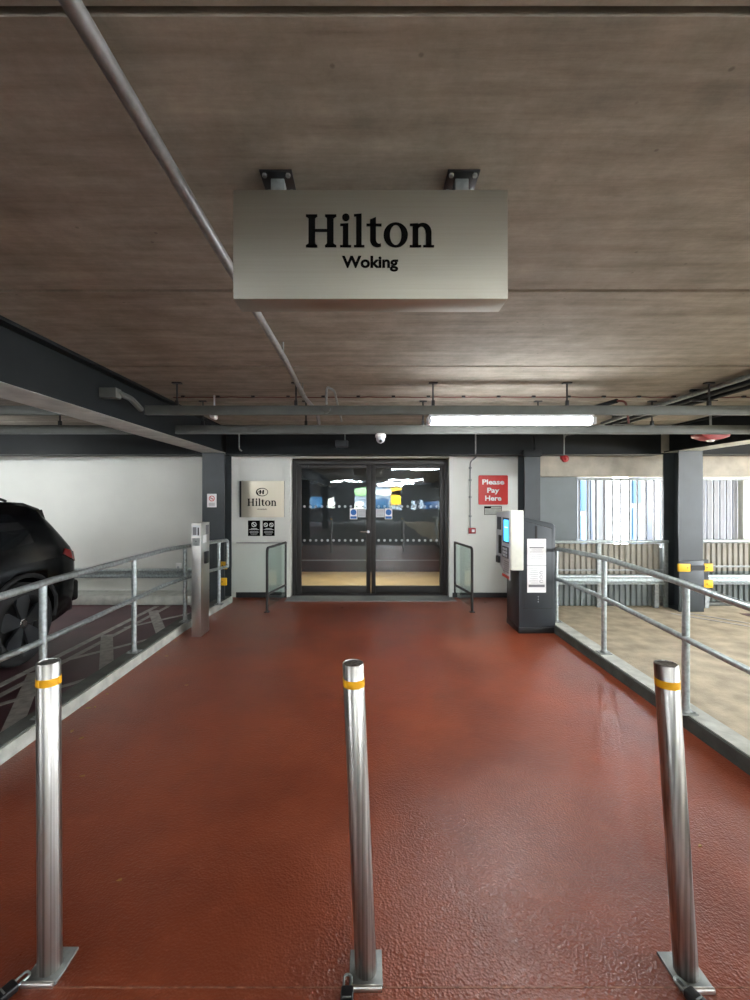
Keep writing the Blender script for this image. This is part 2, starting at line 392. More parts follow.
# window bars
win = MB(); win.box(ww0, 5.25, 7.08, 7.16, 1.885, 1.925)
wo = struct('window_1', win, 'galvdull')
for i in range(14):
    x = ww0+.02+i*.134
    MB().box(x, x+.020, 7.09, 7.12, .80, 1.885).build('window_bar', 'slat', wo)
# louvre right of the column: fixed vertical blades
win2 = MB(); win2.box(5.25, 8.2, 7.08, 7.16, 1.885, 1.925); w2 = struct('window_2', win2, 'galvdull')
for i in range(7):
    x = 5.27+i*.104
    MB().prism([(x, 7.125), (x+.118, 7.165), (x+.12, 7.155), (x+.004, 7.105)], 'Z', .8, 1.885).build('louvre_blade', 'slat', w2)
MB().box(6.01, 6.14, 7.05, 7.15, .8, 1.885, .004).build('window_post', 'cream', w2)
for i in range(14):
    x = 6.25+i*.134
    MB().box(x, x+.020, 7.09, 7.12, .80, 1.885).build('window_bar', 'slat', w2)
# outer walls of the deck with long openings
def openwall(name, axis, at, a0, a1, holes, t=.2, z0=.95, z1=1.95, m='lintel'):
    mb = MB()
    def B(p, q, c, d):
        if axis == 'X': mb.box(at, at+t, p, q, c, d)
        else: mb.box(p, q, at, at+t, c, d)
    if holes: B(a0, a1, 0, z0); B(a0, a1, z1, H)
    e = a0
    for p, q in holes: B(e, p, z0, z1); e = q
    B(e, a1, z0 if holes else 0, z1 if holes else H)
    struct(name, mb, m)
openwall('wall_right', 'X', XR, YB, 7.3, [(-14, -9), (-7.5, -2.5), (-1, 6.0)])
openwall('wall_left', 'X', XL-.2, YB, 7.3, [(-12, -6)])
mb = MB()
for (a, b, z0, z1) in ((XL, -4.5, 0, 0), (-4.5, -2.3, .95, 1.6), (-2.3, -.95, 0, 0), (-.95, 2.3, .75, 2.3), (2.3, 3.0, 0, 0), (3.0, 4.9, .85, 1.35), (4.9, XR, 0, 0)):
    if z1: mb.box(a, b, YB-.2, YB, 0, z0); mb.box(a, b, YB-.2, YB, z1, H)
    else: mb.box(a, b, YB-.2, YB, 0, H)
struct('wall_rear', mb, 'greywall')
# steel beams and columns
def ibeam(mb, p0, p1, x0, x1, z0, z1, along, tf=.022, tw=.03):
    c = (x0+x1)/2
    for (a, b, c0, d) in ((x0, x1, z0, z0+tf), (x0, x1, z1-tf, z1), (c-tw/2, c+tw/2, z0+tf, z1-tf)):
        if along == 'Y': mb.box(a, b, p0, p1, c0, d)
        else: mb.box(p0, p1, a, b, c0, d)
BZ = 2.27
def steelbeam(n, x0, x1, along, p0, p1, z0=BZ):
    c = (x0+x1)/2
    def P(mb, a, b, e, f):
        return mb.box(a, b, p0, p1, e, f) if along == 'Y' else mb.box(p0, p1, a, b, e, f)
    o = struct('trim_%d' % n, P(P(MB(), c-.09, c+.09, z0+.02, H-.022), x0, x1, H-.022, H), 'steel')
    f = P(MB(), x0, x1, z0, z0+.02).build('bottom_flange', 'steel', o)
    if along == 'Y': P(MB(), x0+.002, x1-.002, z0-.002, z0).build('flange_lit_soffit', 'flange', f)  # paler sheet puts the light on the beam's underside into its colour
    return o
steelbeam(4, -2.45, -2.11, 'Y', YB, 6.86)
steelbeam(5, 4.37, 4.71, 'Y', YB, 6.5)
steelbeam(6, 6.5, 6.8, 'X', -2.11, 4.37, 2.245)
steelbeam(7, 6.5, 6.8, 'X', XL, -2.45, 2.245)
steelbeam(8, 6.5, 6.8, 'X', 4.71, XR, 2.245)

def hcolumn(x0, x1, y0, y1, top, idx):
    mb = MB(); t = .022; c = (x0+x1)/2
    mb.box(x0, x1, y0, y0+t, 0, top); mb.box(x0, x1, y1-t, y1, 0, top); mb.box(c-.015, c+.015, y0+t, y1-t, 0, top)
    mb.box(x0+.02, x1-.02, y0-.012, y1+.0, 0, .012)
    o = struct('trim_%d' % idx, mb, 'column'); return o
hcolumn(-2.45, -2.12, 6.5, 6.84, BZ-.002, 9)
c2 = hcolumn(4.38, 4.72, 6.2, 6.54, BZ-.002, 10)
MB().box(4.37, 4.72, 6.18, 6.2, 0, .72, .003).build('base_casing', 'column', c2)
MB().tube([(4.50, 6.178, .62), (4.62, 6.178, .62)], .004, 6).build('fixing', 'black', c2)
hcolumn(2.315, 2.545, 6.5, 6.8, 2.245, 11)
k = 12
for x in (-2.45, 4.38):
    for yy in (-1.6, -9.0): hcolumn(x, x+.33, yy, yy+.34, BZ-.002, k); k += 1

# kerbs
def kerb(name, xi, xo, n):
    s = 1 if xo > xi else -1
    bend = .12
    mb = MB(); A = [(xi, -.4), (xi, 5.5), (xi-s*bend, 6.75 if s < 0 else 5.5)]
    top = MB()
    if s < 0:
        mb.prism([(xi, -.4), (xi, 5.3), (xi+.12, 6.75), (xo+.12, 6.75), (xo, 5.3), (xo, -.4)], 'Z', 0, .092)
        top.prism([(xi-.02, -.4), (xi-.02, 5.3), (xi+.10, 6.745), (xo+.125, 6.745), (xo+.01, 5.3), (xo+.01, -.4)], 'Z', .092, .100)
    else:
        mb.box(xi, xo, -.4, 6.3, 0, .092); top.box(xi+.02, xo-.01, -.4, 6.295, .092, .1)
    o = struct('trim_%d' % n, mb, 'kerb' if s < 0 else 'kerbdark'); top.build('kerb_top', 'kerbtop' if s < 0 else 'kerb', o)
kerb('left', -2.2, -2.36, 20); kerb('right', 2.2, 2.37, 21)
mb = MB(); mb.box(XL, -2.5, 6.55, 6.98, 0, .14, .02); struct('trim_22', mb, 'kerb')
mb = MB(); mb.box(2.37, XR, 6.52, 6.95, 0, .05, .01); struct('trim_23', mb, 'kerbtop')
# joint in the floor
mb = MB(); 
mb.box(-2.19, 2.19, 1.436, 1.4405, 0, .0006)
struct('trim_24', mb, 'drain')
# bay markings (thin paint)
mb = MB()
def stripe(p, q, wd, z=.002):
    p, q = Vector((*p, 0)), Vector((*q, 0)); t = (q-p).normalized(); n = Vector((-t.y, t.x, 0))*wd/2
    mb.prism([((p+n).x, (p+n).y), ((q+n).x, (q+n).y), ((q-n).x, (q-n).y), ((p-n).x, (p-n).y)], 'Z', -.0015, z)
stripe((-3.19, -2), (-3.12, 6.5), .07); stripe((-3.04, -2), (-2.95, 6.5), .06, .0018)
for i in range(-4, 4):
    y = 5.14+i*1.1; stripe((-3.05, y), (-2.42, y-1.07), .12, .0014+.0001*(i % 2))
    stripe((-3.0, y-.82), (-2.40, y-.05), .06, .0010+.0001*(i % 2))
tag(mb.build('bay_marking', 'line'), 'worn white hatched lines on the dark bay floor beside the black car', 'road marking')
mb = MB(); mb.prism([(5.15, 5.0), (7.5, 5.0), (7.5, 6.1), (5.15, 6.1)], 'Z', -.002, .001); struct('floor_patch', mb, 'maroon')
mb = MB(); stripe((4.2, 6.1), (5.9, 4.2), .05); stripe((4.45, 6.1), (6.1, 4.2), .05, .0025)
tag(mb.build('bay_marking', 'line'), 'pair of thin pale diagonal lines on the concrete by the right-hand column', 'road marking')
# lobby behind the doors
mb = MB(); mb.box(-3.2, 3.2, 7.3, 12.2, -.1, .0); struct('floor_lobby', mb, 'beige')
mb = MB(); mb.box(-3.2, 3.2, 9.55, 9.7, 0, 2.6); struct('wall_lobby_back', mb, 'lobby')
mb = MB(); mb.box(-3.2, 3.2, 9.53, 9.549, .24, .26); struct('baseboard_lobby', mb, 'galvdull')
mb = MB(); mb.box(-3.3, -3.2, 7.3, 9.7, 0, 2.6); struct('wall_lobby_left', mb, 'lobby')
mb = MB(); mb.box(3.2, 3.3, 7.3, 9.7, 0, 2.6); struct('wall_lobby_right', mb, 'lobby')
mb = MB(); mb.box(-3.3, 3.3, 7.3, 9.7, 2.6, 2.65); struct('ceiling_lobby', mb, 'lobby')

lo = thing('added_ceiling_light', 'added, unseen square light panel in the lobby ceiling beyond the doors', 'light', (0, 8.3, 2.6))
MB().box(-1.5, 1.5, 8.0, 8.6, 2.585, 2.6).build('light_frame', 'silver', lo)
ld = bpy.data.lights.new('added_lobby_lamp', 'AREA'); ld.shape = 'RECTANGLE'; ld.size = 2.8; ld.size_y = .5; ld.energy = 15; ld.color = (1, .86, .66); ld.spread = math.radians(75)  # added unseen lamp, narrow spread lights the floor and leaves the walls dark
la = bpy.data.objects.new('added_lobby_lamp', ld); COL.objects.link(la); la.parent = lo; la.location = (0, 0, -.03)
# ================================================================== DOUBLE DOOR
DY = 7.22
X0, X1, ZT = wx(293.5, DY), wx(447.5, DY), wz(460, DY)
mb = MB(); mb.box(X0-.02, X0+.05, DY, DY+.07, 0, ZT, .003); mb.box(X1-.05, X1+.02, DY, DY+.07, 0, ZT, .003); mb.box(X0+.05, X1-.05, DY, DY+.07, ZT-.07, ZT, .003); mb.box(X0+.05, X1-.05, DY, DY+.07, 0, .02)
d1 = struct('door_1', mb, 'frame')
xm = wx(371, DY)
def leaf(a, b, hinge):
    m_ = MB(); y0, y1 = DY+.005, DY+.055; z0, z1 = .025, ZT-.075; st = .075
    m_.box(a, a+st, y0, y1, z0, z1, .004); m_.box(b-st, b, y0, y1, z0, z1, .004)
    m_.box(a+st, b-st, y0, y1, z1-.06, z1, .004); m_.box(a+st, b-st, y0, y1, z0, z0+.13, .004)
    o = m_.build('door_leaf', 'frame', d1)
    g = MB(); g.box(a+st-.005, b-st+.005, DY+.025, DY+.033, z0+.12, z1-.05); g.build('glass_pane', 'glass', o)
    dots = MB(); 
    for zz in (wz(506.5, DY), wz(540.5, DY)):
        x = a+st+.05
        while x < b-st-.02:
            dots.plate(ell(0, 0, .021, .021, 14), frame_y(x, DY+.0245, zz), .0008); x += .0955
    dots.build('glass_dots', 'frost', o)
    return o
L1 = leaf(X0+.052, xm-.002, -1); L2 = leaf(xm+.002, X1-.052, 1)
def notice(o, px0, px1, py0, py1, kind):
    x0, x1, z0, z1 = wx(px0, DY), wx(px1, DY), wz(py1, DY), wz(py0, DY); fr = frame_y((x0+x1)/2, DY+.0235, (z0+z1)/2)
    w_, h_ = (x1-x0)/2, (z1-z0)/2
    m_ = MB(); m_.plate(rect(-w_, w_, -h_, h_), fr, .001); n = m_.build('notice', 'silver' if kind else 'paper', o)
    fr = (fr[0]+Vector((0, -.001, 0)), *fr[1:])
    m_ = MB()
    if kind == 0:
        m_.plate(ell(0, h_*.3, w_*.8, w_*.8), fr, .0008); m_.plate(rect(-w_*.85, w_*.85, -h_*.9, -h_*.45), fr, .0008); m_.build('notice_disc', 'blue', o)
    else:
        for k in range(5): m_.plate(rect(-w_*.8, w_*.8, h_*(.7-.32*k)-.004, h_*(.7-.32*k)), fr, .0008)
        m_.build('notice_lines', 'ink', o)
notice(L1, 349.8, 357.2, 508.5, 519.3, 0); notice(L1, 357.6, 365.6, 508.8, 517.3, 1)
notice(L2, 376.0, 384.5, 508.8, 517.3, 1); notice(L2, 384.9, 392.3, 508.5, 519.3, 0)
hx, hz = wx(368.3, DY), wz(531.5, DY)
MB().lathe([(.024, 0), (.024, .012), (.010, .014), (.010, .05)][::-1], (hx, DY-.05, hz), 'Y', 16).tube([(hx, DY-.045, hz), (hx-.13, DY-.045, hz)], .009, 10).build('door_handle', 'rimbright', L1)
for px in (307, 429):   # door closers
    x = wx(px, DY); MB().box(x-.03, x+.03, DY-.03, DY, ZT-.12, ZT-.075, .004).build('door_stop', 'black', d1)
# entrance grating
mb = MB(); gx0, gx1, gy0, gy1 = wx(287, 7.0), wx(454.5, 7.0), 6.80, 7.16
mb.box(gx0, gx1, gy0, gy0+.015, 0, .012); mb.box(gx0, gx1, gy1-.015, gy1, 0, .012); mb.box(gx0, gx1, gy0, gy1, 0, .003)
for i in range(88):
    x = gx0+i*(gx1-gx0)/88; mb.box(x, x+.012, gy0+.015, gy1-.015, .003, .011)
tag(mb.build('entrance_grating', 'mat', None, (0, 6.98, 0)), 'ribbed metal grating set across the foot of the double doors', 'grating')

# ================================================================== HANGING SIGN
SY, SB = 1.407, 1.507
sx0, sx1, sz0, sz1 = wx(233, SY), wx(508, SY), wz(299, SY), wz(189.5, SY)
hs = thing('hanging_sign', 'large brushed steel box sign hung from the concrete ceiling, black hotel lettering', 'sign', ((sx0+sx1)/2, (SY+SB)/2, sz0))
MB().box(sx0, sx1, SY, SB, sz0, sz1, .0025, 2).build('sign_box', 'stainflat', hs)
scx = wx(370, SY); k = (wx(434, SY)-wx(306, SY))/598
fr = frame_y(scx, SY+.0005, wz(231, SY)); mb = MB(); hotel_word(mb, fr, k, .004); mb.build('lettering', 'inkblack', hs)
mb = MB(); text(mb, 'Woking', frame_y(scx, SY-.0005, wz(264, SY)), wx(398.5, SY)-wx(342, SY), wx(282, SY)-wx(266, SY), .0012, .040); mb.build('lettering', 'inkblack', hs)
for px in (275.5, 464):
    bx = wx(px, SY)
    b_ = MB().box(bx-.052, bx+.052, 1.405, 1.509, H-.006, H, .001).build('ceiling_bracket', 'black', hs)
    MB().box(bx-.022, bx+.022, 1.437, 1.481, sz1, H-.006, .002).build('bracket_stem', 'galv', b_)
    for ax in (-.038, .038):
        for ay in (1.419, 1.495): MB().lathe([(.008, 0), (.008, .008)], (bx+ax, ay, H-.014), 'Z', 6).build('bracket_bolt', 'galvdull', b_)

# ================================================================== BOLLARDS
def bollard(px_t, px_b, Y, label, side):
    x = wx(px_b, Y); xt = wx(px_t, Y)
    o = thing('bollard', label, 'bollard', (x, Y, 0), 'steel parking posts across the red path')
    hgt = 1.045; tilt = math.atan2(xt-x, hgt); R = .036
    MB().box(x-.055, x+.055, Y-.05, Y+.066, 0, .009, .001).build('base_plate', 'galvdull', o)
    h = MB(); h.box(x-.052, x+.052, Y-.062, Y-.052, 0, .011, .001); h.tube([(x-.05, Y-.057, .013), (x+.05, Y-.057, .013)], .006, 8); h.build('hinge_bar', 'stainbox', o)
    def T(m_):
        m_.bm.verts.ensure_lookup_table()
        for v in m_.bm.verts: v.co.x += (v.co.z)*math.tan(tilt)
        return m_
    T(MB().lathe([(R, .008), (R, hgt-.003), (R-.002, hgt), (R-.004, hgt), (R-.0045, hgt-.003), (.001, hgt-.003)], (x, Y, 0), 'Z', 40)).build('post', 'stain', o)
    T(MB().lathe([(R+.0004, .968), (R+.0012, .969), (R+.0012, .993), (R+.0004, .994)], (x, Y, 0), 'Z', 40)).build('reflective_band', 'band', o)
    return x, Y
XB = [bollard(48.5, 50, 1.495, 'left steel bollard with amber band, standing nearest the black car', -1),
      bollard(353, 366, 1.485, 'middle steel bollard with amber band, leaning slightly in front of the doors', 0),
      bollard(666, 686, 1.478, 'right steel bollard with amber band, standing nearest the pale concrete bay', 1)]
for (x, Y), (ox, rot, lab) in zip(XB, ((-.062, -.5, 'black-sleeved padlock at the foot of the left bollard'), (-.06, 0, 'black-sleeved padlock at the foot of the middle bollard'), (-.045, .4, 'black-sleeved padlock at the foot of the right bollard'))):
    p = thing('padlock', lab, 'padlock', (x+ox, Y-.048, 0), 'padlocks at the bollard feet')
    c = Vector((x+ox, Y-.048, 0))
    MB().box(c.x-.020, c.x+.020, c.y-.075, c.y-.012, 0, .026, .006, 3).build('lock_body', 'black', p)
    MB().tube(fillet([c+Vector((-.012, -.018, .014)), c+Vector((-.012, .024, .018)), c+Vector((.012, .024, .018)), c+Vector((.012, -.018, .014))], .012), .004, 8).build('shackle', 'galv', p)
    MB().box(c.x-.014, c.x+.014, c.y-.052, c.y-.047, .0255, .0275).build('lock_stripe', 'galvdull', p)
    p.rotation_euler.z = rot

# ================================================================== HANDRAILS
def handrail(side, label, top, mid, posts, end=None):
    o = thing('handrail', label, 'handrail', (top[0][0], 3.0, .1), 'galvanised handrails on the kerbs')
    t = list(top)
    if end: t += [end]
    MB().tube(fillet(t, .05 if end else .25, 6), .024, 14).build('top_rail', 'galv', o)
    MB().tube(fillet(mid, .25, 6), .021, 14).build('mid_rail', 'galv', o)
    for (x, y, zt) in posts:
        pp = MB().tube([(x, y, .1), (x, y, zt-.012)], .024, 14).build('post', 'galv', o)
        f = MB(); f.box(x-.055, x+.055, y-.05, y+.05, .1, .108, .001); f.lathe([(.033, .108), (.028, .125), (.025, .126)], (x, y, 0), 'Z', 16)
        for a in (-.04, .04): f.lathe([(.008, 0), (.008, .008)], (x+a, y-.03, .108), 'Z', 6)
        f.build('post_foot', 'galvdull', pp)
    return o
handrail(-1, 'galvanised handrail on the left kerb, curving in to a looped end by the ticket post',
    [(-2.27, -.3, 1.0), (-2.26, 2.5, .985), (-2.225, 3.1, 1.02), (-2.27, 4.9, 1.02), (-2.16, 5.7, 1.01), (-2.05, 6.42, .985)],
    [(-2.27, -.3, .6), (-2.26, 2.5, .615), (-2.225, 3.1, .62), (-2.27, 4.9, .63), (-2.16, 5.7, .63), (-2.05, 6.42, .60)],
    [(-2.27, .1, 1.0), (-2.27, 1.6, .99), (-2.23, 3.02, 1.01), (-2.28, 4.29, 1.02), (-2.22, 5.34, 1.015), (-2.10, 6.2, .99)],
    end=(-2.05, 6.42, .60))
handrail(1, 'galvanised handrail on the right kerb, running from the pay machine past the concrete bay',
    [(2.20, -.3, .97), (2.20, 2.5, .965), (2.215, 3.08, 1.0), (2.29, 4.26, 1.02), (2.30, 4.9, 1.0), (2.285, 5.34, .985)],
    [(2.20, -.3, .6), (2.20, 2.5, .60), (2.215, 3.08, .62), (2.29, 4.26, .63), (2.30, 4.9, .63), (2.285, 5.34, .62)],
    [(2.24, .1, .97), (2.24, 1.6, .965), (2.225, 3.08, 1.0), (2.285, 4.26, 1.02), (2.285, 5.34, .985)])

# glass guards either side of the doors
def guard(xn, xf, label):
    o = thing('glass_guard', label, 'guard panel', (xn, 6.17, 0), 'glass guards beside the doors')
    yn, yf = 6.17, 7.08
    path = fillet([(xn, yn, 0), (xn, yn, .90), (xf, yf, .885)], .06, 5)
    fm = MB(); fm.tube(path, .019, 8); fm.tube([(xn, yn, .25), (xf, yf, .20)], .019, 8); fm.tube([(xf, yf, .0), (xf, yf, .885)], .017, 8); fm.build('guard_frame', 'frame', o)
    g = MB(); v = [g.bm.verts.new(p) for p in ((xn-.004, yn+.02, .26), (xf-.004, yf-.02, .24), (xf-.004, yf-.02, .87), (xn-.004, yn+.02, .88), (xn+.004, yn+.02, .26), (xf+.004, yf-.02, .24), (xf+.004, yf-.02, .87), (xn+.004, yn+.02, .88))]
    for f in ((0,1,2,3), (7,6,5,4), (0,4,5,1), (1,5,6,2), (2,6,7,3), (3,7,4,0)): g.bm.faces.new([v[i] for i in f])
    g.build('glass_panel', 'guardglass', o)
    lo = MB(); lo.prism([(yn+.01, .06), (yf-.01, .03), (yf-.01, .21), (yn+.01, .24)], 'X', -.006, .006)
    lo.bm.verts.ensure_lookup_table()
    for vv in lo.bm.verts: vv.co.x += xn+(xf-xn)*(vv.co.y-yn)/(yf-yn)
    lo.build('kick_panel', 'guardglass', o)
    MB().box(xn-.035, xn+.035, yn-.04, yn+.04, 0, .01, .002).build('floor_plate', 'black', o)
guard(-1.415, -1.325, 'black-framed glass guard panel left of the double doors, below the hotel plaque')
guard(1.46, 1.40, 'black-framed glass guard panel right of the double doors, beside the pay machine')

# ================================================================== PAY MACHINE
pm = thing('pay_machine', 'charcoal parking pay machine with cream head, blue screen and taped notices', 'pay machine', (2.0, 5.42, 0))
a0, a1, b0, b1 = 1.785, 2.215, 5.20, 5.66
MB().prism([(a0, .07), (a1, .07), (a1, 1.265), (a1-.035, 1.30), (a0+.02, 1.385), (a0, 1.385)], 'Y', b0, b1).bevel(.006).build('cabinet', 'machine', pm)
MB().box(a0-.004, a1+.012, b0-.006, b1, 0, .07, .003).build('plinth', 'black', pm)
MB().prism([(a0+.043, .293), (a1-.038, .293), (a1-.038, 1.242), (a0+.043, 1.338)], 'Y', b0-.0015, b0+.01).build('door_gap', 'black', pm)
dr = MB().prism([(a0+.05, .30), (a1-.045, .30), (a1-.045, 1.235), (a0+.05, 1.33)], 'Y', b0-.006, b0).bevel(.002).build('side_door', 'machine', pm)
MB().box(a0+.185, a0+.212, b0-.0075, b0-.006, 1.10, 1.27).build('lock_slot', 'blackmatt', dr)
for i in range(3): MB().lathe([(.006, 0), (.006, .003)], (a0+.225, b0-.009, .375+i*.03), 'Y', 8).build('key_hole', 'galv', dr)
hd = MB().prism([(b0-.016, 1.455), (b1+.10, 1.425), (b1+.10, .80), (b0-.016, .745)], 'X', 1.685, 1.835).bevel(.008).build('head', 'cream', pm)
MB().prism([(b0+.012, 1.445), (b1+.09, 1.415), (b1+.09, .81), (b0+.012, .62), ], 'X', 1.679, 1.6855).bevel(.001).build('fascia', 'silver', pm)
def fx(y0, y1, z0, z1, name, m, d=.004, par=None): return MB().box(1.679-d, 1.6795, y0, y1, z0, z1).build(name, m, par or pm)
sc = fx(5.235, 5.47, 1.055, 1.36, 'screen_surround', 'black', .004); fx(5.25, 5.42, 1.075, 1.335, 'screen', 'screen', .006, sc); fx(5.27, 5.40, 1.24, 1.25, 'screen_line', 'screenlite', .0065, sc)
fx(5.55, 5.68, 1.20, 1.36, 'card_reader', 'machine', .012); fx(5.53, 5.63, .90, 1.13, 'ticket_slot', 'blackmatt', .01)
fx(5.25, 5.47, .875, 1.01, 'keypad', 'black', .012)
kp = MB()
for i in range(3):
    for j in range(3): kp.box(1.663, 1.668, 5.275+i*.06, 5.315+i*.06, .887+j*.04, .915+j*.04)
kp.build('keypad_button', 'silver', pm)['kind'] = 'stuff'
fx(5.58, 5.68, .78, .86, 'receipt_tray', 'black', .03)
fx(5.23, 5.50, .63, .665, 'red_label', 'signred', .002); lb = MB()
for i in range(6): lb.box(1.6765, 1.679, 5.24, 5.46-.02*(i % 3), .70+.025*i, .71+.025*i)
lb.build('printed_lines', 'ink', pm)
# taped notices on the cabinet side (their print is a handful of grey rules)
for i, (z0, z1) in enumerate(((.806, 1.118), (.484, .802))):
    x0, x1 = wx(527, b0), wx(545.7, b0)
    n = MB().box(x0, x1, b0-.009, b0-.0075, z0, z1).build('taped_notice', 'paper', pm)
    pr = MB(); fr = frame_y((x0+x1)/2, b0-.009, (z0+z1)/2)
    for r in range(9):
        zz = (z1-z0)/2-.03-r*.025; w_ = .09-.012*((r*5) % 3)
        if i == 0 and r in (3,): pr.plate(rect(-.085, .085, zz-.006, zz+.010), fr, .0006)
        else: pr.plate(rect(-w_, w_*(.2 if i else 1), zz-.0015, zz+.0015), fr, .0006)
    if i:
        for r in range(3): pr.ringplate(ell(.055, .075-.05*r, .022, .018, 10, .5, 2*PI-.5, False), ell(.055, .075-.05*r, .017, .013, 10, .5, 2*PI-.5, False), fr, .0006, False)
        pr.plate(rect(-.095, .095, -.095, -.065), fr, .0006)
    pr.build('notice_print', 'ink', n)
# ticket validator post, left
tp = thing('ticket_post', 'slim stainless steel ticket reader post inside the left kerb', 'ticket reader', (-1.98, 5.2, 0))
tx0, tx1, ty0, ty1 = -2.03, -1.922, 5.06, 5.335
MB().box(tx0, tx1, ty0, ty1, 0, 1.31, .003).build('post_body', 'stainbox', tp)
MB().box(tx0+.012, tx1-.012, ty0-.003, ty0, 1.16, 1.285, .001).build('reader_panel', 'silver', tp)
MB().box(tx1-.035, tx1-.022, ty0-.006, ty0-.003, 1.17, 1.26).build('ticket_slot', 'blackmatt', tp)
MB().box(tx0+.016, tx1-.05, ty0-.0045, ty0-.003, 1.175, 1.265).build('instruction_label', 'ink', tp)
MB().box(tx0+.01, tx1-.012, ty0-.002, ty0, 1.05, 1.14).build('lower_panel', 'galvdull', tp)
MB().lathe([(.006, 0), (.006, .004)], ((tx0+tx1)/2, ty0-.006, 1.10), 'Y', 8).build('button', 'black', tp)
MB().box(tx1, tx1+.028, ty0+.09, ty0+.19, .83, .97, .006).build('card_holder', 'black', tp)
MB().box(tx1, tx1+.002, ty0+.06, ty0+.17, 1.075, 1.165).build('white_sticker', 'paper', tp)
MB().box(tx1, tx1+.002, ty0+.15, ty0+.25, 1.17, 1.28).build('intercom_grille', 'ink', tp)

# ================================================================== WALL SIGNS
def sign_thing(name, label, px0, px1, py0, py1, Y, m, cat='sign', th=.012, r=0.002, group=None):
    x0, x1, z0, z1 = wx(px0, Y), wx(px1, Y), wz(py1, Y), wz(py0, Y)
    o = thing(name, label, cat, ((x0+x1)/2, Y, z0), group)
    mb = MB(); mb.plate(rrect(-(x1-x0)/2, (x1-x0)/2, -(z1-z0)/2, (z1-z0)/2, max(r, .0015)), frame_y((x0+x1)/2, Y+th, (z0+z1)/2), th)
    mb.build('sign_plate', m, o)
    return o, frame_y((x0+x1)/2, Y, (z0+z1)/2), (x1-x0)/2, (z1-z0)/2
WY = YW-.001
# plaque: curved satin plate over a black return
PY = WY-.06
o, fr, hw, hh = sign_thing('hotel_plaque', 'pale satin metal hotel plaque with oval crest on the white wall left of the doors', 239.5, 284.2, 481, 517.2, PY+.02, 'black', th=.04-.001)
pl = MB(); n = 14; x0, z0 = fr[0].x, fr[0].z
A = []
for i in range(n+1):
    u = -hw+.03+(2*hw-.03)*i/n; bul = .016*math.sin(PI*i/n)
    A.append((x0+u, PY+.020-.004-bul))
pl.prism(A+[(x0+hw, PY+.02), (x0-hw+.03, PY+.02)], 'Z', z0-hh, z0+hh); pl.build('curved_face', 'brass', o)
fr2 = frame_y(wx(262, PY), PY-.0015, wz(502.2, PY)); mb = MB(); hotel_word(mb, fr2, (wx(276.2, PY)-wx(247.3, PY))/598, .002); mb.build('lettering', 'inkblack', o)
fr3 = frame_y(wx(262, PY), PY-.0015, wz(492.1, PY)); mb = MB()
mb.ringplate(ell(0, 0, .098, .068), ell(0.004, 0, .083, .056), fr3, .002)
for x in (-.030, .018): mb.plate([(x-.014, -.034), (x+.012, -.034), (x+.018, .034), (x-.008, .034)], fr3, .002)
mb.plate([(-.02, -.006), (.02, -.006), (.02, .008), (-.02, .008)], fr3, .002); mb.ringplate(ell(-.045, -.02, .03, .035, 8, PI/2, 1.4*PI, False), ell(-.04, -.02, .02, .025, 8, PI/2, 1.4*PI, False), fr3, .002, False)
mb.build('oval_crest', 'inkblack', o)
mb = MB(); text(mb, 'WOKING', frame_y(wx(262, PY), PY-.0015, wz(509.3, PY)), .155, .020, .002, .02); mb.build('lettering', 'inkblack', o)
for (p0, p1, lab, two) in ((248, 260, 'small black notice with one white circle under the hotel plaque', 0), (262.6, 274.6, 'small black notice with two white circles under the hotel plaque', 1)):
    o, fr, hw, hh = sign_thing('wall_notice', lab, p0, p1, 520.5, 536, WY-.006, 'inkblack', th=.006, group='black notices under the plaque')
    mb = MB()
    cs = [(-.045, .055), (.045, .055)] if two else [(0, .06)]
    rr = .034 if two else .04
    for cx, cy in cs:
        mb.ringplate(ell(cx, cy, rr, rr, 18), ell(cx, cy, rr-.009, rr-.009, 18), fr, .001)
        mb.plate([(cx-rr*.7, cy+rr*.5), (cx-rr*.5, cy+rr*.7), (cx+rr*.7, cy-rr*.5), (cx+rr*.5, cy-rr*.7)], fr, .001)
    for i, (z, w_, t_) in enumerate(((-.005, .05, .006), (-.022, .08, .006), (-.052, .07, .003), (-.066, .075, .003), (-.08, .06, .003), (-.103, .05, .003))):
        mb.plate(rect(-w_, w_, z-t_/2, z+t_/2), fr, .001)
    mb.build('notice_print', 'inkwhite', o)
o, fr, hw, hh = sign_thing('pay_sign', 'red square sign reading Please Pay Here on the white wall right of the doors', 478.5, 508, 475.3, 504.7, WY-.01, 'signred', th=.01, r=.02)
for s_, z_, w_ in (('Please', wz(482.0, WY), 22), ('Pay', wz(491, WY), 12.2), ('Here', wz(498.2, WY), 16.2)):
    hh_ = (5.2 if s_ != 'Pay' else 6.6)*WY/F
    mb = MB(); text(mb, s_, frame_y(fr[0].x, WY-.010, z_), w_*WY/F, hh_, .0012, .03); mb.build('lettering', 'inkwhite', o)
o, fr, hw, hh = sign_thing('tariff_notice', 'small pale notice with a black header under the red pay sign', 484.2, 501.8, 506.2, 514.8, WY-.006, 'inkblack', th=.006)
MB().plate(rect(-hw+.008, hw-.008, -hh+.008, hh-.035), fr, .001).plate(rect(-.03, hw-.01, hh-.03, hh-.008), fr, .001).build('notice_panel', 'kerb', o)
mb = MB(); fr = (fr[0]+Vector((0, -.001, 0)), *fr[1:])
for i in range(4): mb.plate(rect(-hw+.02, hw-.03-.02*(i % 2), -.05+i*.02, -.046+i*.02), fr, .0006)
mb.build('notice_print', 'ink', o)
CYc = 6.5
o, fr, hw, hh = sign_thing('no_smoking_sign', 'small white sign with a red prohibition circle on the left steel column', 207.1, 216.5, 493.8, 507.3, CYc-.003, 'paper', th=.003)
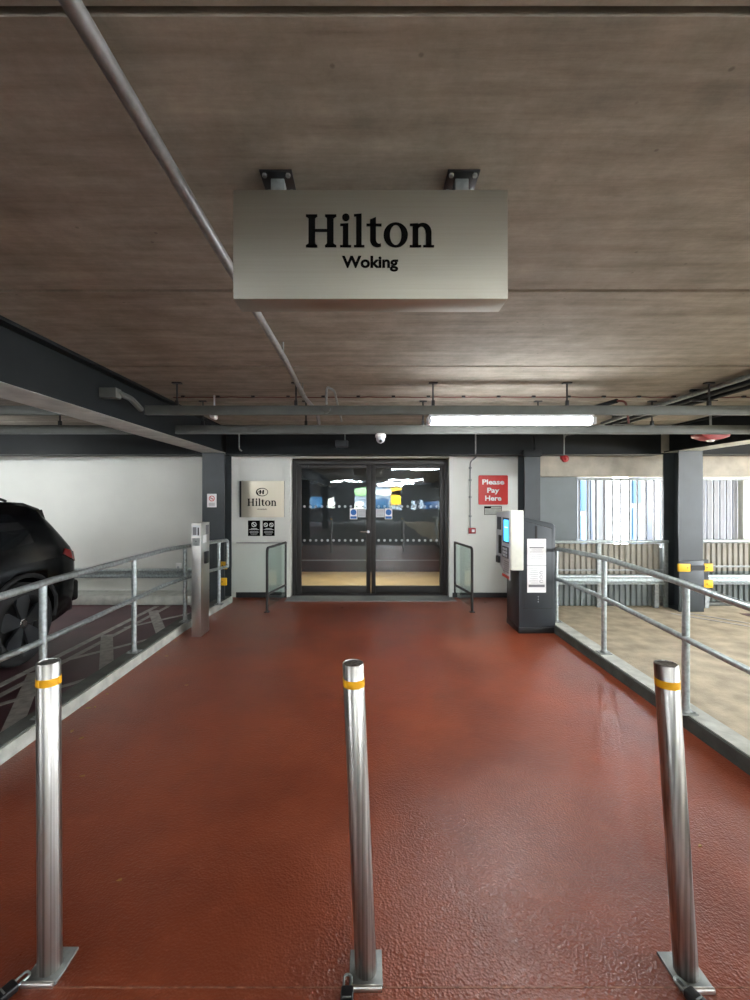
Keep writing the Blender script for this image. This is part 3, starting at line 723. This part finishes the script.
mb = MB(); mb.ringplate(ell(0, .03, .042, .042, 20), ell(0, .03, .032, .032, 20), fr, .001); mb.plate([(-.028, .052), (-.022, .058), (.028, .008), (.022, .002)], fr, .001); mb.build('prohibition_ring', 'signred', o)
MB().plate(rect(-.022, .02, .026, .034), fr, .0008).build('cigarette_symbol', 'ink', o)
for z in (-.04, -.055, -.07): MB().plate(rect(-.045, .045, z-.003, z+.003), fr, .001).build('printed_line', 'ink', o)

# yellow corner protectors
def bumper(x, y, z, w_, label, dx=0, g='yellow column protectors'):
    o = thing('column_protector', label, 'protector', (x, y, z), g)
    MB().box(x-w_/2, x+w_/2, y-.03, y, z-.055, z+.055, .006).build('pad', 'yellow', o)
    MB().lathe([(.008, 0), (.008, .004)], (x+dx, y-.034, z), 'Y', 8).build('bolt', 'black', o)
Yc = 6.47
bumper(wx(222.5, Yc)+.0, 6.5, wz(565.5, Yc), .13, 'upper yellow protector on the left steel column')
bumper(wx(222.2, Yc)+.0, 6.5, wz(581.8, Yc), .13, 'lower yellow protector on the left steel column')
bumper(4.425, 6.18, wz(567.5, 6.18), .17, 'upper left yellow protector on the right steel column', .04)
bumper(4.835, 6.28, wz(567.5, 6.25), .14, 'upper right yellow protector on the right steel column', -.02)
bumper(4.835, 6.28, wz(584, 6.25), .14, 'lower right yellow protector on the right steel column', -.02)
MB().box(4.53, 4.72, 6.164, 6.179, wz(570, 6.2), wz(565, 6.2)).build('strap', 'black', c2)
MB().box(4.72, 4.86, 6.281, 6.30, .28, .72).build('guard_plate', 'column', c2)

# ================================================================== BARRIERS, SCREENS
def crash(x0, x1, y, z, label, h=.15):
    o = thing('crash_barrier', label, 'barrier', (x0, y, z-h/2), 'crash barriers along the deck edge')
    poly = [(y, z-h/2), (y-.05, z-h/2+.01), (y-.055, z-h/2+.03), (y-.02, z-.02), (y-.02, z+.02), (y-.055, z+h/2-.03), (y-.05, z+h/2-.01), (y, z+h/2), (y+.006, z+h/2-.004), (y-.04, z+h/2-.02), (y-.008, z+.02), (y-.008, z-.02), (y-.04, z-h/2+.02), (y+.006, z-h/2+.004)]
    MB().prism(poly, 'X', x0, x1).build('rail_beam', 'galv', o)
    n = max(2, int((x1-x0)/1.9)); 
    for i in range(n):
        x = x0+.08+(x1-x0-.16)*i/(n-1); MB().box(x-.03, x+.03, y-.006, y+.05, .0 if y < 6.5 else .05, z+h/2-.02).build('support', 'galvdull', o)
crash(-8.8, -2.62, 6.90, .42, 'galvanised crash rail along the white wall behind the black car')
crash(2.40, 4.28, 6.40, .415, 'galvanised crash rail under the bright barred window')
crash(4.85, 8.8, 6.40, .415, 'galvanised crash rail right of the right-hand steel column')
def corrugated(x0, x1, y, z0, z1, label):
    o = thing('corrugated_screen', label, 'screen', (x0, y, z0), 'corrugated screens along the deck edge')
    p = .082; xs = []; x = x0
    while x < x1-p:
        xs += [(x, y), (x+p*.55, y), (x+p*.66, y+.022), (x+p*.89, y+.022)]; x += p
    xs.append((x, y))
    poly = xs+[(a, b+.003) for a, b in xs[::-1]]
    for e0, e1, mm in ((z0, z0+.43, 'corrlow'), (z0+.45, z1, 'corr')):
        m_ = MB()
        for (a, b), (c, d) in zip(xs, xs[1:]): m_.prism([(a, b), (c, d), (c, d+.003), (a, b+.003)], 'Z', e0, e1)
        m_.build('corrugated_sheet', mm, o)
    MB().tube([(x0-.02, y-.03, z1+.035), (x1+.03, y-.03, z1+.035)], .024, 12).build('top_rail', 'galv', o)
    MB().box(x0, x1-.0, y-.02, y-.001, z0+.44+.07, z0+.44+.095).build('cross_angle', 'galvdull', o)
    for x in (x0+.0, (x0+x1)/2, x1):
        MB().box(x-.03, x+.03, y-.04, y-.002, 0.0, z1+.02, .003).build('support', 'galvdull', o)
corrugated(2.40, 4.36, 6.47, .02, .925, 'corrugated beige screen below the bright barred window')
corrugated(4.80, 8.6, 6.56, .06, .925, 'corrugated beige screen right of the right-hand steel column')

# ================================================================== CEILING SERVICES
def trunking(x0, x1, Y, z0, z1, label, hang, hw=.05):
    o = thing('cable_trunking', label, 'cable trunking', (x0, Y, z0), 'galvanised trunking under the ceiling')
    b_ = MB().box(x0, x1, Y-hw/2, Y+hw/2, z0, z1, .003).build('trunking_body', 'trunk', o)
    MB().box(x0, x1, Y-hw/2-.004, Y-hw/2, z0-.002, z0+.012).build('lid_edge', 'trunk', b_)
    for px in hang:
        x = wx(px, Y)
        if x0 < x < x1:
            h = MB(); h.tube([(x, Y, z1), (x, Y, H)], .008, 8); h.box(x-.04, x+.04, Y-.02, Y+.02, H-.012, H); h.box(x-.014, x+.014, Y-.014, Y+.014, z1, z1+.05, .002)
            h.build('hanger_rod', 'black', o)
    return o
Y1, Y2 = 4.0, 4.76
T1a, T1b = wz(415, Y1), wz(406, Y1); T2a, T2b = wz(434, Y2), wz(425.5, Y2)
h1 = [177, 296, 433, 567, 709]; h2 = [203, 306, 423, 538, 652]
trunking(wx(146, Y1), 4.36, Y1, T1a, T1b, 'front cable trunking carrying the lit tube across the red path', h1)
trunking(wx(176, Y2), 4.36, Y2, T2a, T2b, 'rear cable trunking across the path, just ahead of the dark beam', h2)
trunking(-8.5, -2.47, Y1, T1a, T1b, 'front cable trunking over the black car, left of the steel beam', [-700, -500, 39])
trunking(-8.5, -2.47, Y2, T2a, T2b, 'rear cable trunking over the black car, left of the steel beam', [-600, -300, 60])
o = thing('conduit_elbow', 'stepped galvanised trunking end fixed to the side of the left beam', 'conduit', (-2.05, 3.8, 2.4))
pth = [(-2.19, 3.62, 2.47), (-2.07, 3.62, 2.47), (-2.05, 3.80, 2.46), (wx(146, Y1)-.03, Y1-.03, 2.40)]
MB().tube(fillet(pth, .03, 3), .026, 8).box(-2.2, -2.05, 3.58, 3.66, 2.42, 2.50, .004).build('elbow_run', 'trunk', o)
# the big diagonal pipe
dp = thing('ceiling_pipe', 'long grey pipe under the ceiling running past the left side of the hanging sign', 'pipe', (-.57, 2.5, 2.55))
MB().tube(fillet([(-.565, -6, 2.55), (-.57, 3.0, 2.55), (-.60, 4.15, 2.55), (-.53, 4.6, 2.50), (-.53, 4.74, 2.40)], .1, 5), .020, 16).build('pipe_run', 'pipe', dp)
for yy in (.6, 2.95, 4.0):
    c_ = MB(); c_.lathe([(.0225, 0), (.0225, .03)], (-.572 if yy < 3.5 else -.594, yy, 2.55), 'Y', 16); xx = -.572 if yy < 3.5 else -.594
    if yy > 1: c_.tube([(xx, yy+.015, 2.57), (xx, yy+.015, H)], .006, 8)
    c_.build('pipe_clip', 'galvdull', dp)
# drop conduit with a box between the trunkings
o = thing('junction_box', 'round junction box with a bent conduit on the front trunking left of the doors', 'junction box', (wx(327, 4.0), 4.0, T1b))
jx = wx(327, Y1)
MB().lathe([(.03, 0), (.035, .004), (.035, .035), (.03, .04)], (jx, Y1-.07, (T1a+T1b)/2), 'Y', 18).build('box_body', 'trunk', o)
MB().tube(fillet([(jx, Y1-.05, T1b), (jx, Y1-.05, 2.60), (jx+.06, Y1+.10, 2.60), (jx+.09, Y1+.7, 2.42)], .05), .011, 8).build('conduit_run', 'galvdull', o)
# thin red conduit across the slab
rc = thing('fire_cable', 'thin red cable clipped straight across the concrete ceiling', 'cable', (0, 4.5, H))
zc = H-.012; pts = [(x/10, 4.52, zc-.006*abs(math.sin(x*.9))) for x in range(-20, 44)]
MB().tube(pts, .0055, 6).build('cable_run', 'copper', rc)
c_ = MB()
for i in range(18):
    x = -1.9+i*.36; c_.box(x-.018, x+.018, 4.508, 4.532, H-.02, H)
c_.build('cable_clips', 'black', rc)
# pipe bundle at right
pb = thing('pipe_bundle', 'bundle of dark parallel pipes under the ceiling at the upper right', 'pipe', (3.2, 4, 2.5))
for i, (x, z, r) in enumerate(((3.14, 2.60, .022), (3.20, 2.575, .026), (3.27, 2.59, .02), (3.33, 2.57, .022))):
    MB().tube([(x, -4, z), (x, 5.9, z)], r, 12).build('pipe_run', 'steel' if i % 2 else 'galvdull', pb)
for yy in (1.5, 4.25, 5.6):
    MB().box(3.115, 3.37, yy-.015, yy+.015, 2.625, H-.001).box(3.115, 3.37, yy-.015, yy+.015, 2.535, 2.545).build('bundle_bracket', 'black', pb)
o = thing('branch_pipe', 'dark short pipe with a red drop behind the right end of the lit tube', 'pipe', (2.9, 4.8, 2.55))
MB().tube([(2.15, 5.9, 2.56), (2.46, 4.35, 2.56)], .022, 10).build('pipe_run', 'steel', o)
MB().tube(fillet([(2.46, 4.35, 2.56), (2.53, 4.32, 2.55), (2.56, 4.32, 2.33)], .05), .010, 8).build('red_drop', 'copper', o)

# fluorescent battens
def batten(x, y, z, label, hang=True, L=1.48, rot=0):
    o = thing('tube_light', label, 'tube light', (x, y, z), 'fluorescent battens')
    MB().box(x-L/2, x+L/2, y-.045, y+.045, z+.055, z+.085, .004).build('housing', 'silver', o)
    MB().prism([(y-.048, z+.055), (y-.048, z+.02), (y-.03, z), (y+.03, z), (y+.048, z+.02), (y+.048, z+.055)], 'X', x-L/2+.02, x+L/2-.02).build('diffuser', 'tube', o)
    e = MB()
    for s in (-1, 1): e.box(x+s*L/2-.02, x+s*L/2+.02, y-.05, y+.05, z-.002, z+.062, .006)
    e.build('end_caps', 'silver', o)
    if hang:
        h = MB()
        for s in (-1, 1): h.tube([(x+s*L*.35, y, z+.085), (x+s*L*.35, y, H)], .006, 6)
        h.build('hanger_rod', 'galvdull', o)
    return o
batten((wx(430, 4)+wx(590, 4))/2, 3.99, T1a-.0885, 'bright fluorescent tube hung under the front trunking, right of centre', False)
off = 0
for (x, y, where) in ((-5.0, 1.2, 'over the black car bay'), (-4.6, -.6, 'over the left bays behind the viewpoint'), (-5.7, 5.3, 'added out of view to brighten the white wall beyond the black car'), (6.0, 4.6, 'added out of view near the louvre to brighten the concrete bay'), (4.7, 1.1, 'added out of view over the right concrete bay to brighten it'),  # tubes at the white wall and right concrete bay are added for brightness
                      (5.7, -1.0, 'over the right bays behind the viewpoint'), (1.6, -4.0, 'over the path behind the viewpoint, right side'), (-1.0, -6.0, 'over the rear path, left side'),
                      (1.6, -8.0, 'over the rear path, right side'), (-4.6, -8.5, 'over the rear left bays'), (-5.2, -11.0, 'over the far rear left bays'), (1.3, -11.5, 'over the far rear path'), (5.6, -8.0, 'over the rear right bays'), (1.4, -14.0, 'by the rear openings')):
    batten(x, y, 2.34, 'fluorescent tube '+where)

# small devices
o = thing('dome_camera', 'white dome camera under the rear trunking above the doors', 'camera', (wx(380.5, Y2), Y2, 2.3)); dx = wx(380.5, Y2)
MB().lathe([(.045, .0), (.055, -.01), (.058, -.035), (.05, -.045)], (dx, Y2-.02, T2a), 'Z', 20).build('camera_base', 'inkwhite', o)
MB().lathe([(.048, -.045), (.046, -.07), (.034, -.092), (.012, -.103), (.001, -.105)], (dx, Y2-.02, T2a), 'Z', 20).build('camera_dome', 'silver', o)
MB().lathe([(.016, -.012), (.018, 0)], (dx, Y2-.062, T2a-.085), 'Y', 12).build('camera_lens', 'black', o)
bx, by = wx(216, 4.55), 4.55
o = thing('bullet_camera', 'small white camera between the trunkings near the left steel beam', 'camera', (bx, by, 2.42))
MB().lathe([(.022, 0), (.028, .01), (.028, .10), (.022, .11)], (bx, by-.12, 2.43), 'Y', 16).build('camera_body', 'inkwhite', o)
MB().tube([(bx, by-.05, 2.455), (bx, by-.05, H)], .009, 8).build('camera_bracket', 'silver', o)
# red sounder
o = thing('fire_sounder', 'round red fire alarm sounder hanging from a conduit by the dark beam', 'alarm', (wx(564, 6.3), 6.35, 2.1)); sx = wx(564, 6.3)
MB().tube(fillet([(wx(569, 6.3), 4.85, 2.39), (sx, 6.3, 2.50), (sx, 6.3, wz(456, 6.3))], .08), .010, 8).tube([(sx, 6.3, 2.4), (sx, 6.3, H)], .010, 8).build('drop_conduit', 'galvdull', o)
MB().lathe([(.016, 0), (.022, .006), (.024, .016), (.045, .02), (.05, .03), (.05, .06), (.034, .09)], (sx, 6.22, wz(459, 6.3)), 'Y', 22).build('sounder_body', 'red', o)
MB().box(sx-.05, sx-.02, 6.25, 6.32, wz(456, 6.3)-.05, wz(456, 6.3), .004).build('back_box', 'red', o)
# red strobe
ex, ey = wx(710.5, 5.0), 5.0; ez = wz(441, 5.0)
o = thing('red_beacon', 'flat red alarm beacon with white lens under the ceiling at the upper right', 'alarm', (ex, ey, ez))
MB().prism([(ex-.17, ez+.075), (ex-.15, ez+.04), (ex-.05, ez+.01), (ex+.06, ez+.01), (ex+.15, ez+.04), (ex+.17, ez+.075)], 'Y', ey-.09, ey+.09).bevel(.008).build('beacon_body', 'red', o)
MB().lathe([(.001, -.018), (.03, -.016), (.045, .0), (.045, .02)], (ex, ey, ez+.008), 'Z', 18).build('beacon_lens', 'paper', o)
MB().tube([(ex, ey, ez+.08), (ex, ey, H)], .012, 8).build('beacon_stem', 'galvdull', o)
# call point
cpx = wx(470, WY)
o = thing('call_point', 'small red fire call point low on the white wall, conduit rising to the beam', 'call point', (wx(471.5, WY), WY, 1.05))
qx = wx(471.7, WY); qz = wz(530.6, WY)
MB().box(qx-.055, qx+.055, WY-.05, WY, qz-.045, qz+.045, .006).build('call_box', 'red', o)
MB().box(qx-.012, qx+.034, WY-.052, WY-.0495, qz-.022, qz+.022).build('white_label', 'paper', o)
ux = wx(476, WY); uz = wz(455, WY)
MB().tube(fillet([(cpx, WY-.02, qz+.045), (cpx, WY-.02, wz(462, WY)), (ux, WY-.02, wz(457, WY)), (wx(475.5, 6.47), 6.47, wz(453.5, 6.47)), (wx(475.5, 6.47), 6.47, 2.60)], .04), .010, 8).build('conduit_run', 'galvdull', o)
s_ = MB()
for py in (460+8, 480, 497, 516): s_.box(cpx-.022, cpx+.022, WY-.03, WY, wz(py, WY)-.012, wz(py, WY)+.012, .002)
s_.build('conduit_saddles', 'galvdull', o)
o = thing('wall_conduit', 'bent grey conduit dropping in front of the wall above the hotel plaque', 'conduit', (wx(239, 6.4), 6.4, 2.2))
MB().tube(fillet([(wx(239, 6.42), 6.42, H), (wx(239, 6.42), 6.42, wz(449, 6.42)), (wx(247, 6.9), 6.9, wz(455, 6.9)), (wx(247, 6.9), WY, wz(455, 6.9))], .06), .010, 8).build('conduit_run', 'galvdull', o)
o = thing('emergency_light', 'small dark emergency light box on the beam above the left door leaf', 'light', (wx(342, 6.45), 6.45, 2.3))
MB().box(wx(335.5, 6.45), wx(348, 6.45), 6.40, 6.499, wz(447, 6.45), wz(440.5, 6.45), .006).build('light_box', 'machine', o)
MB().tube(fillet([(wx(345, 6.45), 6.46, wz(440, 6.45)), (wx(345, 6.45), 6.46, 2.55), (wx(343, 6.45), 6.46, 2.60)], .03), .008, 8).build('light_conduit', 'galvdull', o)
o = thing('beam_box', 'small dark box fixed on the beam above the column beside the pay sign', 'junction box', (wx(531, 6.45), 6.45, 2.25))
MB().box(wx(522.5, 6.45), wx(541, 6.45), 6.42, 6.499, wz(456.5, 6.45), wz(450, 6.45), .004).build('box_body', 'steel', o)
MB().box(wx(535, 6.45), wx(537, 6.45), 6.46, 6.499, wz(450, 6.45), wz(436, 6.45)).build('cable_cover', 'steel', o)
o = thing('wall_socket', 'small white box on the white wall behind the ticket post', 'socket', (wx(179, 6.98), 6.98, .65))
MB().box(wx(176.5, 6.98), wx(181.5, 6.98), 6.95, 6.999, wz(571, 6.98), wz(563, 6.98), .004).build('socket_body', 'inkwhite', o)
MB().box(wx(178, 6.98), wx(180, 6.98), 6.946, 6.95, wz(568, 6.98), wz(566, 6.98)).build('socket_switch', 'silver', o)

# debris on the floor
LEAF = ['by the left kerb, beside the left bollard', 'right of the left bollard top', 'at the kerb below the ticket post', 'just right of the one nearest the ticket post', 'close to the left kerb, larger of two', 'close to the left kerb, smaller of two', 'alone on the left half of the path', 'left of the path behind the left bollard', 'well right of the left bollard band', 'at the ticket post foot', 'beside the middle of the left bollard', 'right of the right bollard']
for i, (px, py, sz) in enumerate(((72, 731, .018), (82, 738, .014), (158, 652, .018), (167, 656, .016), (88, 708, .02), (95, 707, .012), (187, 685, .014), (107, 694, .012), (83, 776, .014), (176, 641, .012), (120, 880, .01), (700, 846, .010))):
    Y = 704/(py-498); x = wx(px, Y); a = random.uniform(0, 6)
    m_ = MB(); P = [(sz*math.cos(t)*(1.4 if k % 2 else .7), sz*math.sin(t)*.6) for k, t in enumerate([j*PI/3 for j in range(6)])]
    m_.prism([(x+u*math.cos(a)-v*math.sin(a), Y+u*math.sin(a)+v*math.cos(a)) for u, v in P], 'Z', 0, .003+.002*(i % 2))
    tag(m_.build('leaf_scrap', 'leaf', None, (x, Y, 0)), 'dry leaf scrap on red floor, '+LEAF[i], 'leaf', 'leaf scraps on the red floor')

# ================================================================== CAR (tail towards the back wall, off-side towards the path)
CXc = -4.215; YR = 4.22
car = thing('parked_car', 'black estate-shaped off-roader parked in the left bay behind the handrail', 'car', (CXc, 2.9, 0))
def interp(t, tab):
    if t <= tab[0][0]: return tab[0][1]
    for (a, b), (c, d) in zip(tab, tab[1:]):
        if t <= c: return b+(d-b)*(t-a)/(c-a)
    return tab[-1][1]
Wt = [(.45, .62), (.55, .80), (.8, .88), (1.5, .92), (4.4, .925), (4.75, .91), (4.95, .885), (5.05, .85), (5.09, .80)]
Zt = [(.45, .62), (.5, .80), (.7, .93), (1.7, 1.08), (2.5, 1.56), (3.0, 1.60), (4.1, 1.585), (4.55, 1.53), (4.68, 1.47), (4.80, 1.33), (4.98, 1.10), (5.04, 1.02), (5.07, .90), (5.09, .72)]
Zb = [(.45, .45), (.6, .28), (1.0, .24), (4.6, .26), (4.85, .31), (5.05, .36), (5.09, .50)]
St = [(.2, .90), (.38, .965), (.55, 1.0), (.86, 1.0), (1.02, .975), (1.08, .955), (1.3, .87), (1.5, .775), (1.62, .70)]
def side(Y, z): return interp(Y, Wt)*interp(z, St)
ys = [.45, .5, .58, .8, 1.1, 1.5, 1.7, 1.9, 2.2, 2.5, 2.8, 3.2, 3.6, 3.9, 4.15, 4.4, 4.55, 4.68, 4.75, 4.80, 4.88, 4.98, 5.04, 5.07, 5.09]
zf = [0, .04, .12, .24, .38, .5, .6, .7, .8, .88, .95, 1.0]
mb = MB(); rings = []
for Y in ys:
    zt, zb = interp(Y, Zt), interp(Y, Zb); half = [(0.0, zb)]+[(side(Y, zb+(zt-zb)*f)*(1 if f < .96 else .97), zb+(zt-zb)*f*(.985 if f < 1 else .985)) for f in zf]
    xt = half[-1][0]; half += [(xt*.82, zt-.004), (xt*.4, zt), (0, zt+.004)]
    full = half+[(-x, z) for x, z in half[-2:0:-1]]
    rings.append([mb.bm.verts.new((CXc+x, Y, z)) for x, z in full])
for A, B in zip(rings, rings[1:]):
    n = len(A)
    for k in range(n): mb.bm.faces.new([A[k], A[(k+1) % n], B[(k+1) % n], B[k]])
mb.bm.faces.new(rings[0]); mb.bm.faces.new(rings[-1][::-1])
body = mb.build('body', 'carpaint', car)
cut = MB()
for yy in (YR-2.72, YR):
    for s in (-1, 1): cut.lathe([(.43, 0), (.43, .34)], (CXc+s*.95-(.34 if s > 0 else 0), yy, .40), 'X', 36)
cu = cut.build('arch_cutter', 'blackmatt', car)
bo = body.modifiers.new('arches', 'BOOLEAN'); bo.object = cu; bo.operation = 'DIFFERENCE'; bo.solver = 'EXACT'
bpy.context.view_layer.update()
me2 = bpy.data.meshes.new_from_object(body.evaluated_get(bpy.context.evaluated_depsgraph_get()))
body.modifiers.clear(); body.data = me2; bpy.data.objects.remove(cu)
def patch(name, m, corners, s=1, nu=8, nv=5, off=.004, th=.01, par=None):
    # a patch following the body side between four (Y, z) corners
    m_ = MB(); V = []; U = []
    a, b, c, d = corners
    for i in range(nu+1):
        r1 = []; r2 = []
        for j in range(nv+1):
            u, v = i/nu, j/nv
            Y = (a[0]*(1-u)+b[0]*u)*(1-v)+(d[0]*(1-u)+c[0]*u)*v; z = (a[1]*(1-u)+b[1]*u)*(1-v)+(d[1]*(1-u)+c[1]*u)*v
            x = side(Y, z); r1.append(m_.bm.verts.new((CXc+s*(x+off), Y, z))); r2.append(m_.bm.verts.new((CXc+s*(x-th), Y, z)))
        V.append(r1); U.append(r2)
    for i in range(nu):
        for j in range(nv):
            m_.bm.faces.new([V[i][j], V[i+1][j], V[i+1][j+1], V[i][j+1]]); m_.bm.faces.new([U[i][j], U[i][j+1], U[i+1][j+1], U[i+1][j]])
    for i in range(nu):
        for j in (0, nv): m_.bm.faces.new([V[i][j], V[i+1][j], U[i+1][j], U[i][j]])
    for j in range(nv):
        for i in (0, nu): m_.bm.faces.new([V[i][j], V[i][j+1], U[i][j+1], U[i][j]])
    return m_.build(name, m, par or car)
for s in (-1, 1):
    patch('side_window', 'carglass', ((2.1, 1.07), (2.95, 1.07), (2.95, 1.46), (2.5, 1.44)), s)
    patch('side_window', 'carglass', ((3.0, 1.07), (3.85, 1.08), (3.75, 1.47), (3.0, 1.46)), s)
    patch('side_window', 'carglass', ((3.9, 1.10), (4.48, 1.16), (4.25, 1.44), (3.8, 1.46)), s)
    patch('window_trim', 'trim', ((3.88, 1.475), (4.28, 1.455), (4.55, 1.15), (4.52, 1.15)), s, off=.006, nv=1) if False else None
    patch('tail_lamp', 'tail', ((4.80, .99), (5.05, .88), (5.035, .99), (4.86, 1.045)), s, off=.006)
    patch('door_handle', 'trim', ((3.62, .93), (3.80, .935), (3.80, .955), (3.62, .95)), s, 4, 1, .02)
    patch('shoulder_crease', 'carpaint', ((2.0, .90), (4.75, .955), (4.75, .97), (2.0, .92)), s, 14, 1, .012)
    patch('sill_trim', 'blackmatt', ((1.95, .27), (3.78, .27), (3.78, .36), (1.95, .36)), s, 8, 2, .014)
    MB().tube([(CXc+s*.66, 2.6, 1.595), (CXc+s*.665, 2.7, 1.625), (CXc+s*.665, 4.2, 1.60), (CXc+s*.655, 4.32, 1.57)], .014, 8).build('roof_rail', 'black', car)
    for yy in (YR-2.72, YR):   # arch mouldings
        pts = []
        for k in range(15):
            t = PI*(-.03+1.06*k/14); Y = yy+.455*math.cos(t); z = .40+.455*math.sin(t); pts.append((CXc+s*(side(Y, max(z, .3))+.002), Y, z))
        MB().tube(pts, .022, 8).build('arch_moulding', 'blackmatt', car)
    MB().box(CXc+s*.9, CXc+s*1.08, 2.12, 2.24, 1.02, 1.15, .03, 3).build('door_mirror', 'carpaint', car)
    MB().prism([(.50, .70), (.58, .66), (.85, .78), (.75, .84)], 'X', CXc+s*.66, CXc+s*.87).build('headlamp', 'carglass', car)
MB().prism([(4.36, 1.56), (4.54, 1.55), (4.76, 1.485), (4.77, 1.455), (4.66, 1.44), (4.55, 1.47)], 'X', CXc-.66, CXc+.66).bevel(.008).build('roof_spoiler', 'carpaint', car)
for s in (-1, 1): MB().prism([(4.64, 1.46), (4.765, 1.475), (4.83, 1.33), (4.72, 1.36)], 'X', CXc+s*.66, CXc+s*.685).build('spoiler_fin', 'carpaint', car)
MB().prism([(4.79, 1.365), (4.97, 1.13), (4.975, 1.135), (4.795, 1.375)], 'X', CXc-.60, CXc+.60).build('rear_window', 'carglass', car)
MB().box(CXc-.85, CXc+.85, 4.8, 5.13, .42, .66, .035, 3).build('rear_bumper', 'carpaint', car)
MB().box(CXc-.80, CXc+.80, 4.7, 5.10, .31, .42, .03, 2).build('lower_valance', 'blackmatt', car)
MB().box(CXc-.26, CXc+.26, 5.065, 5.095, .74, .85, .003).build('number_plate', 'yellow', car)
MB().prism([(2.44, 1.525), (1.78, 1.115), (1.785, 1.10), (2.45, 1.51)], 'X', CXc-.62, CXc+.62).build('windscreen', 'carglass', car)
def wheel(yy, s, name='wheel'):
    x = CXc+s*.925; o = bpy.data.objects.new(name, None); COL.objects.link(o); o.parent = car; o.location = Vector((x, yy, .395))-wloc(car)
    d = -s*.23
    MB().lathe([(.275, 0), (.30, s*.004), (.34, s*.006), (.375, -s*.008), (.393, -s*.03), (.395, d/2), (.393, d+s*.03), (.37, d), (.275, d), (.275, 0)], (x, yy, .395), 'X', 40, False).build('tyre', 'tyre', o)
    MB().lathe([(.279, -s*.005), (.268, -s*.012), (.255, -s*.03), (.245, -s*.10), (.001, -s*.12)], (x, yy, .395), 'X', 40, False).build('rim', 'tyre', o)
    for k in range(5):
        a = 2*PI*k/5+.35; m_ = MB()
        P = [(.045, -.03), (.20, -.085), (.262, -.07), (.272, 0), (.262, .07), (.20, .085), (.045, .03)]
        pts = [(yy+u*math.cos(a)-v*math.sin(a), .395+u*math.sin(a)+v*math.cos(a)) for u, v in P]
        m_.prism(pts, 'X', x-s*.035, x-s*.010); m_.build('spoke', 'rim', o)
    MB().lathe([(.001, s*.004), (.03, s*.002), (.034, -s*.010), (.05, -s*.015), (.05, -s*.05)], (x, yy, .395), 'X', 20).build('hub_cap', 'rimbright', o)
for yy in (YR-2.72, YR):
    for s in (1, -1): wheel(yy, s)

# ================================================================== OUTSIDE
def building(x0, x1, y, h, label, cols, n=0):
    o = thing('building', label, 'building', ((x0+x1)/2, y, -6))
    MB().prism([(x0, y), (x1, y), (x1+4, y+6), (x0+4, y+6)], 'Z', -6, h).build('facade', 'frontbldg', o)
    for (a, b, z0, z1, m) in cols: MB().box(a, b, y-.08, y, z0, z1, .01).build('window_band', m, o)
building(10.35, 16, 17.5, 9, 'pale building with blue glazing bands seen through the right of the barred window',
    [(10.5, 10.85, -5, 1.2, 'frontblue'), (10.5, 10.85, 1.4, 8, 'frontblue'), (11.05, 11.45, -5, 8, 'frontwin'), (11.65, 12.1, -5, 1.6, 'frontwin'), (11.65, 12.1, 1.8, 8, 'frontblue'), (12.4, 13.4, -5, 8, 'frontwin')])
building(8.25, 9.05, 17.5, 9, 'narrow blue-glazed tower at the left edge of the barred window',
    [(8.42, 8.66, -5, .9, 'frontblue'), (8.42, 8.66, 1.1, 8, 'frontblue'), (8.83, 8.93, -5, 8, 'frontwin')])
def rear_building(x0, x1, label, cols):  # unseen buildings added to tone the bright openings reflected in the door glass
    o = thing('building', label, 'building', ((x0+x1)/2, -30, -6))
    MB().box(x0, x1, -36, -30, -6, 9).build('facade', 'bldg', o)
    for (a, b, z0, z1, m) in cols: MB().box(a, b, -30, -29.92, z0, z1, .01).build('window_band', m, o)
rear_building(-10, -3.0, 'blue-glazed building added outside the rear left opening, only reflected in the doors', [(-9.5, -8.2, -5, 8, 'bluepanel'), (-7.6, -6.4, -5, 8, 'winblue'), (-5.8, -4.6, -5, 8, 'bluepanel'), (-4.2, -3.4, 0, 8, 'cream')])
rear_building(-2.4, 4.6, 'pale building added outside the middle rear opening, only reflected in the doors', [(-2.0, .1, 1.9, 2.6, 'signgreen'), (.4, 2.2, .2, 1.6, 'bluepanel'), (-1.4, -.4, -1, 1.2, 'cream'), (2.4, 3.6, 1.0, 2.6, 'yellow'), (-2.0, 4.0, -5, -.8, 'winblue'), (.4, 4.2, 1.9, 2.4, 'cream')])
rear_building(5.2, 12, 'blue-banded building added outside the rear right opening, only reflected in the doors', [(5.6, 7.0, -5, 8, 'winblue'), (7.4, 8.6, -5, 8, 'cream'), (9.0, 10.4, -5, 8, 'bluepanel')])
mb = MB(); mb.box(-60, 60, -60, 60, -6.3, -6); struct('floor_street', mb, 'concrete')
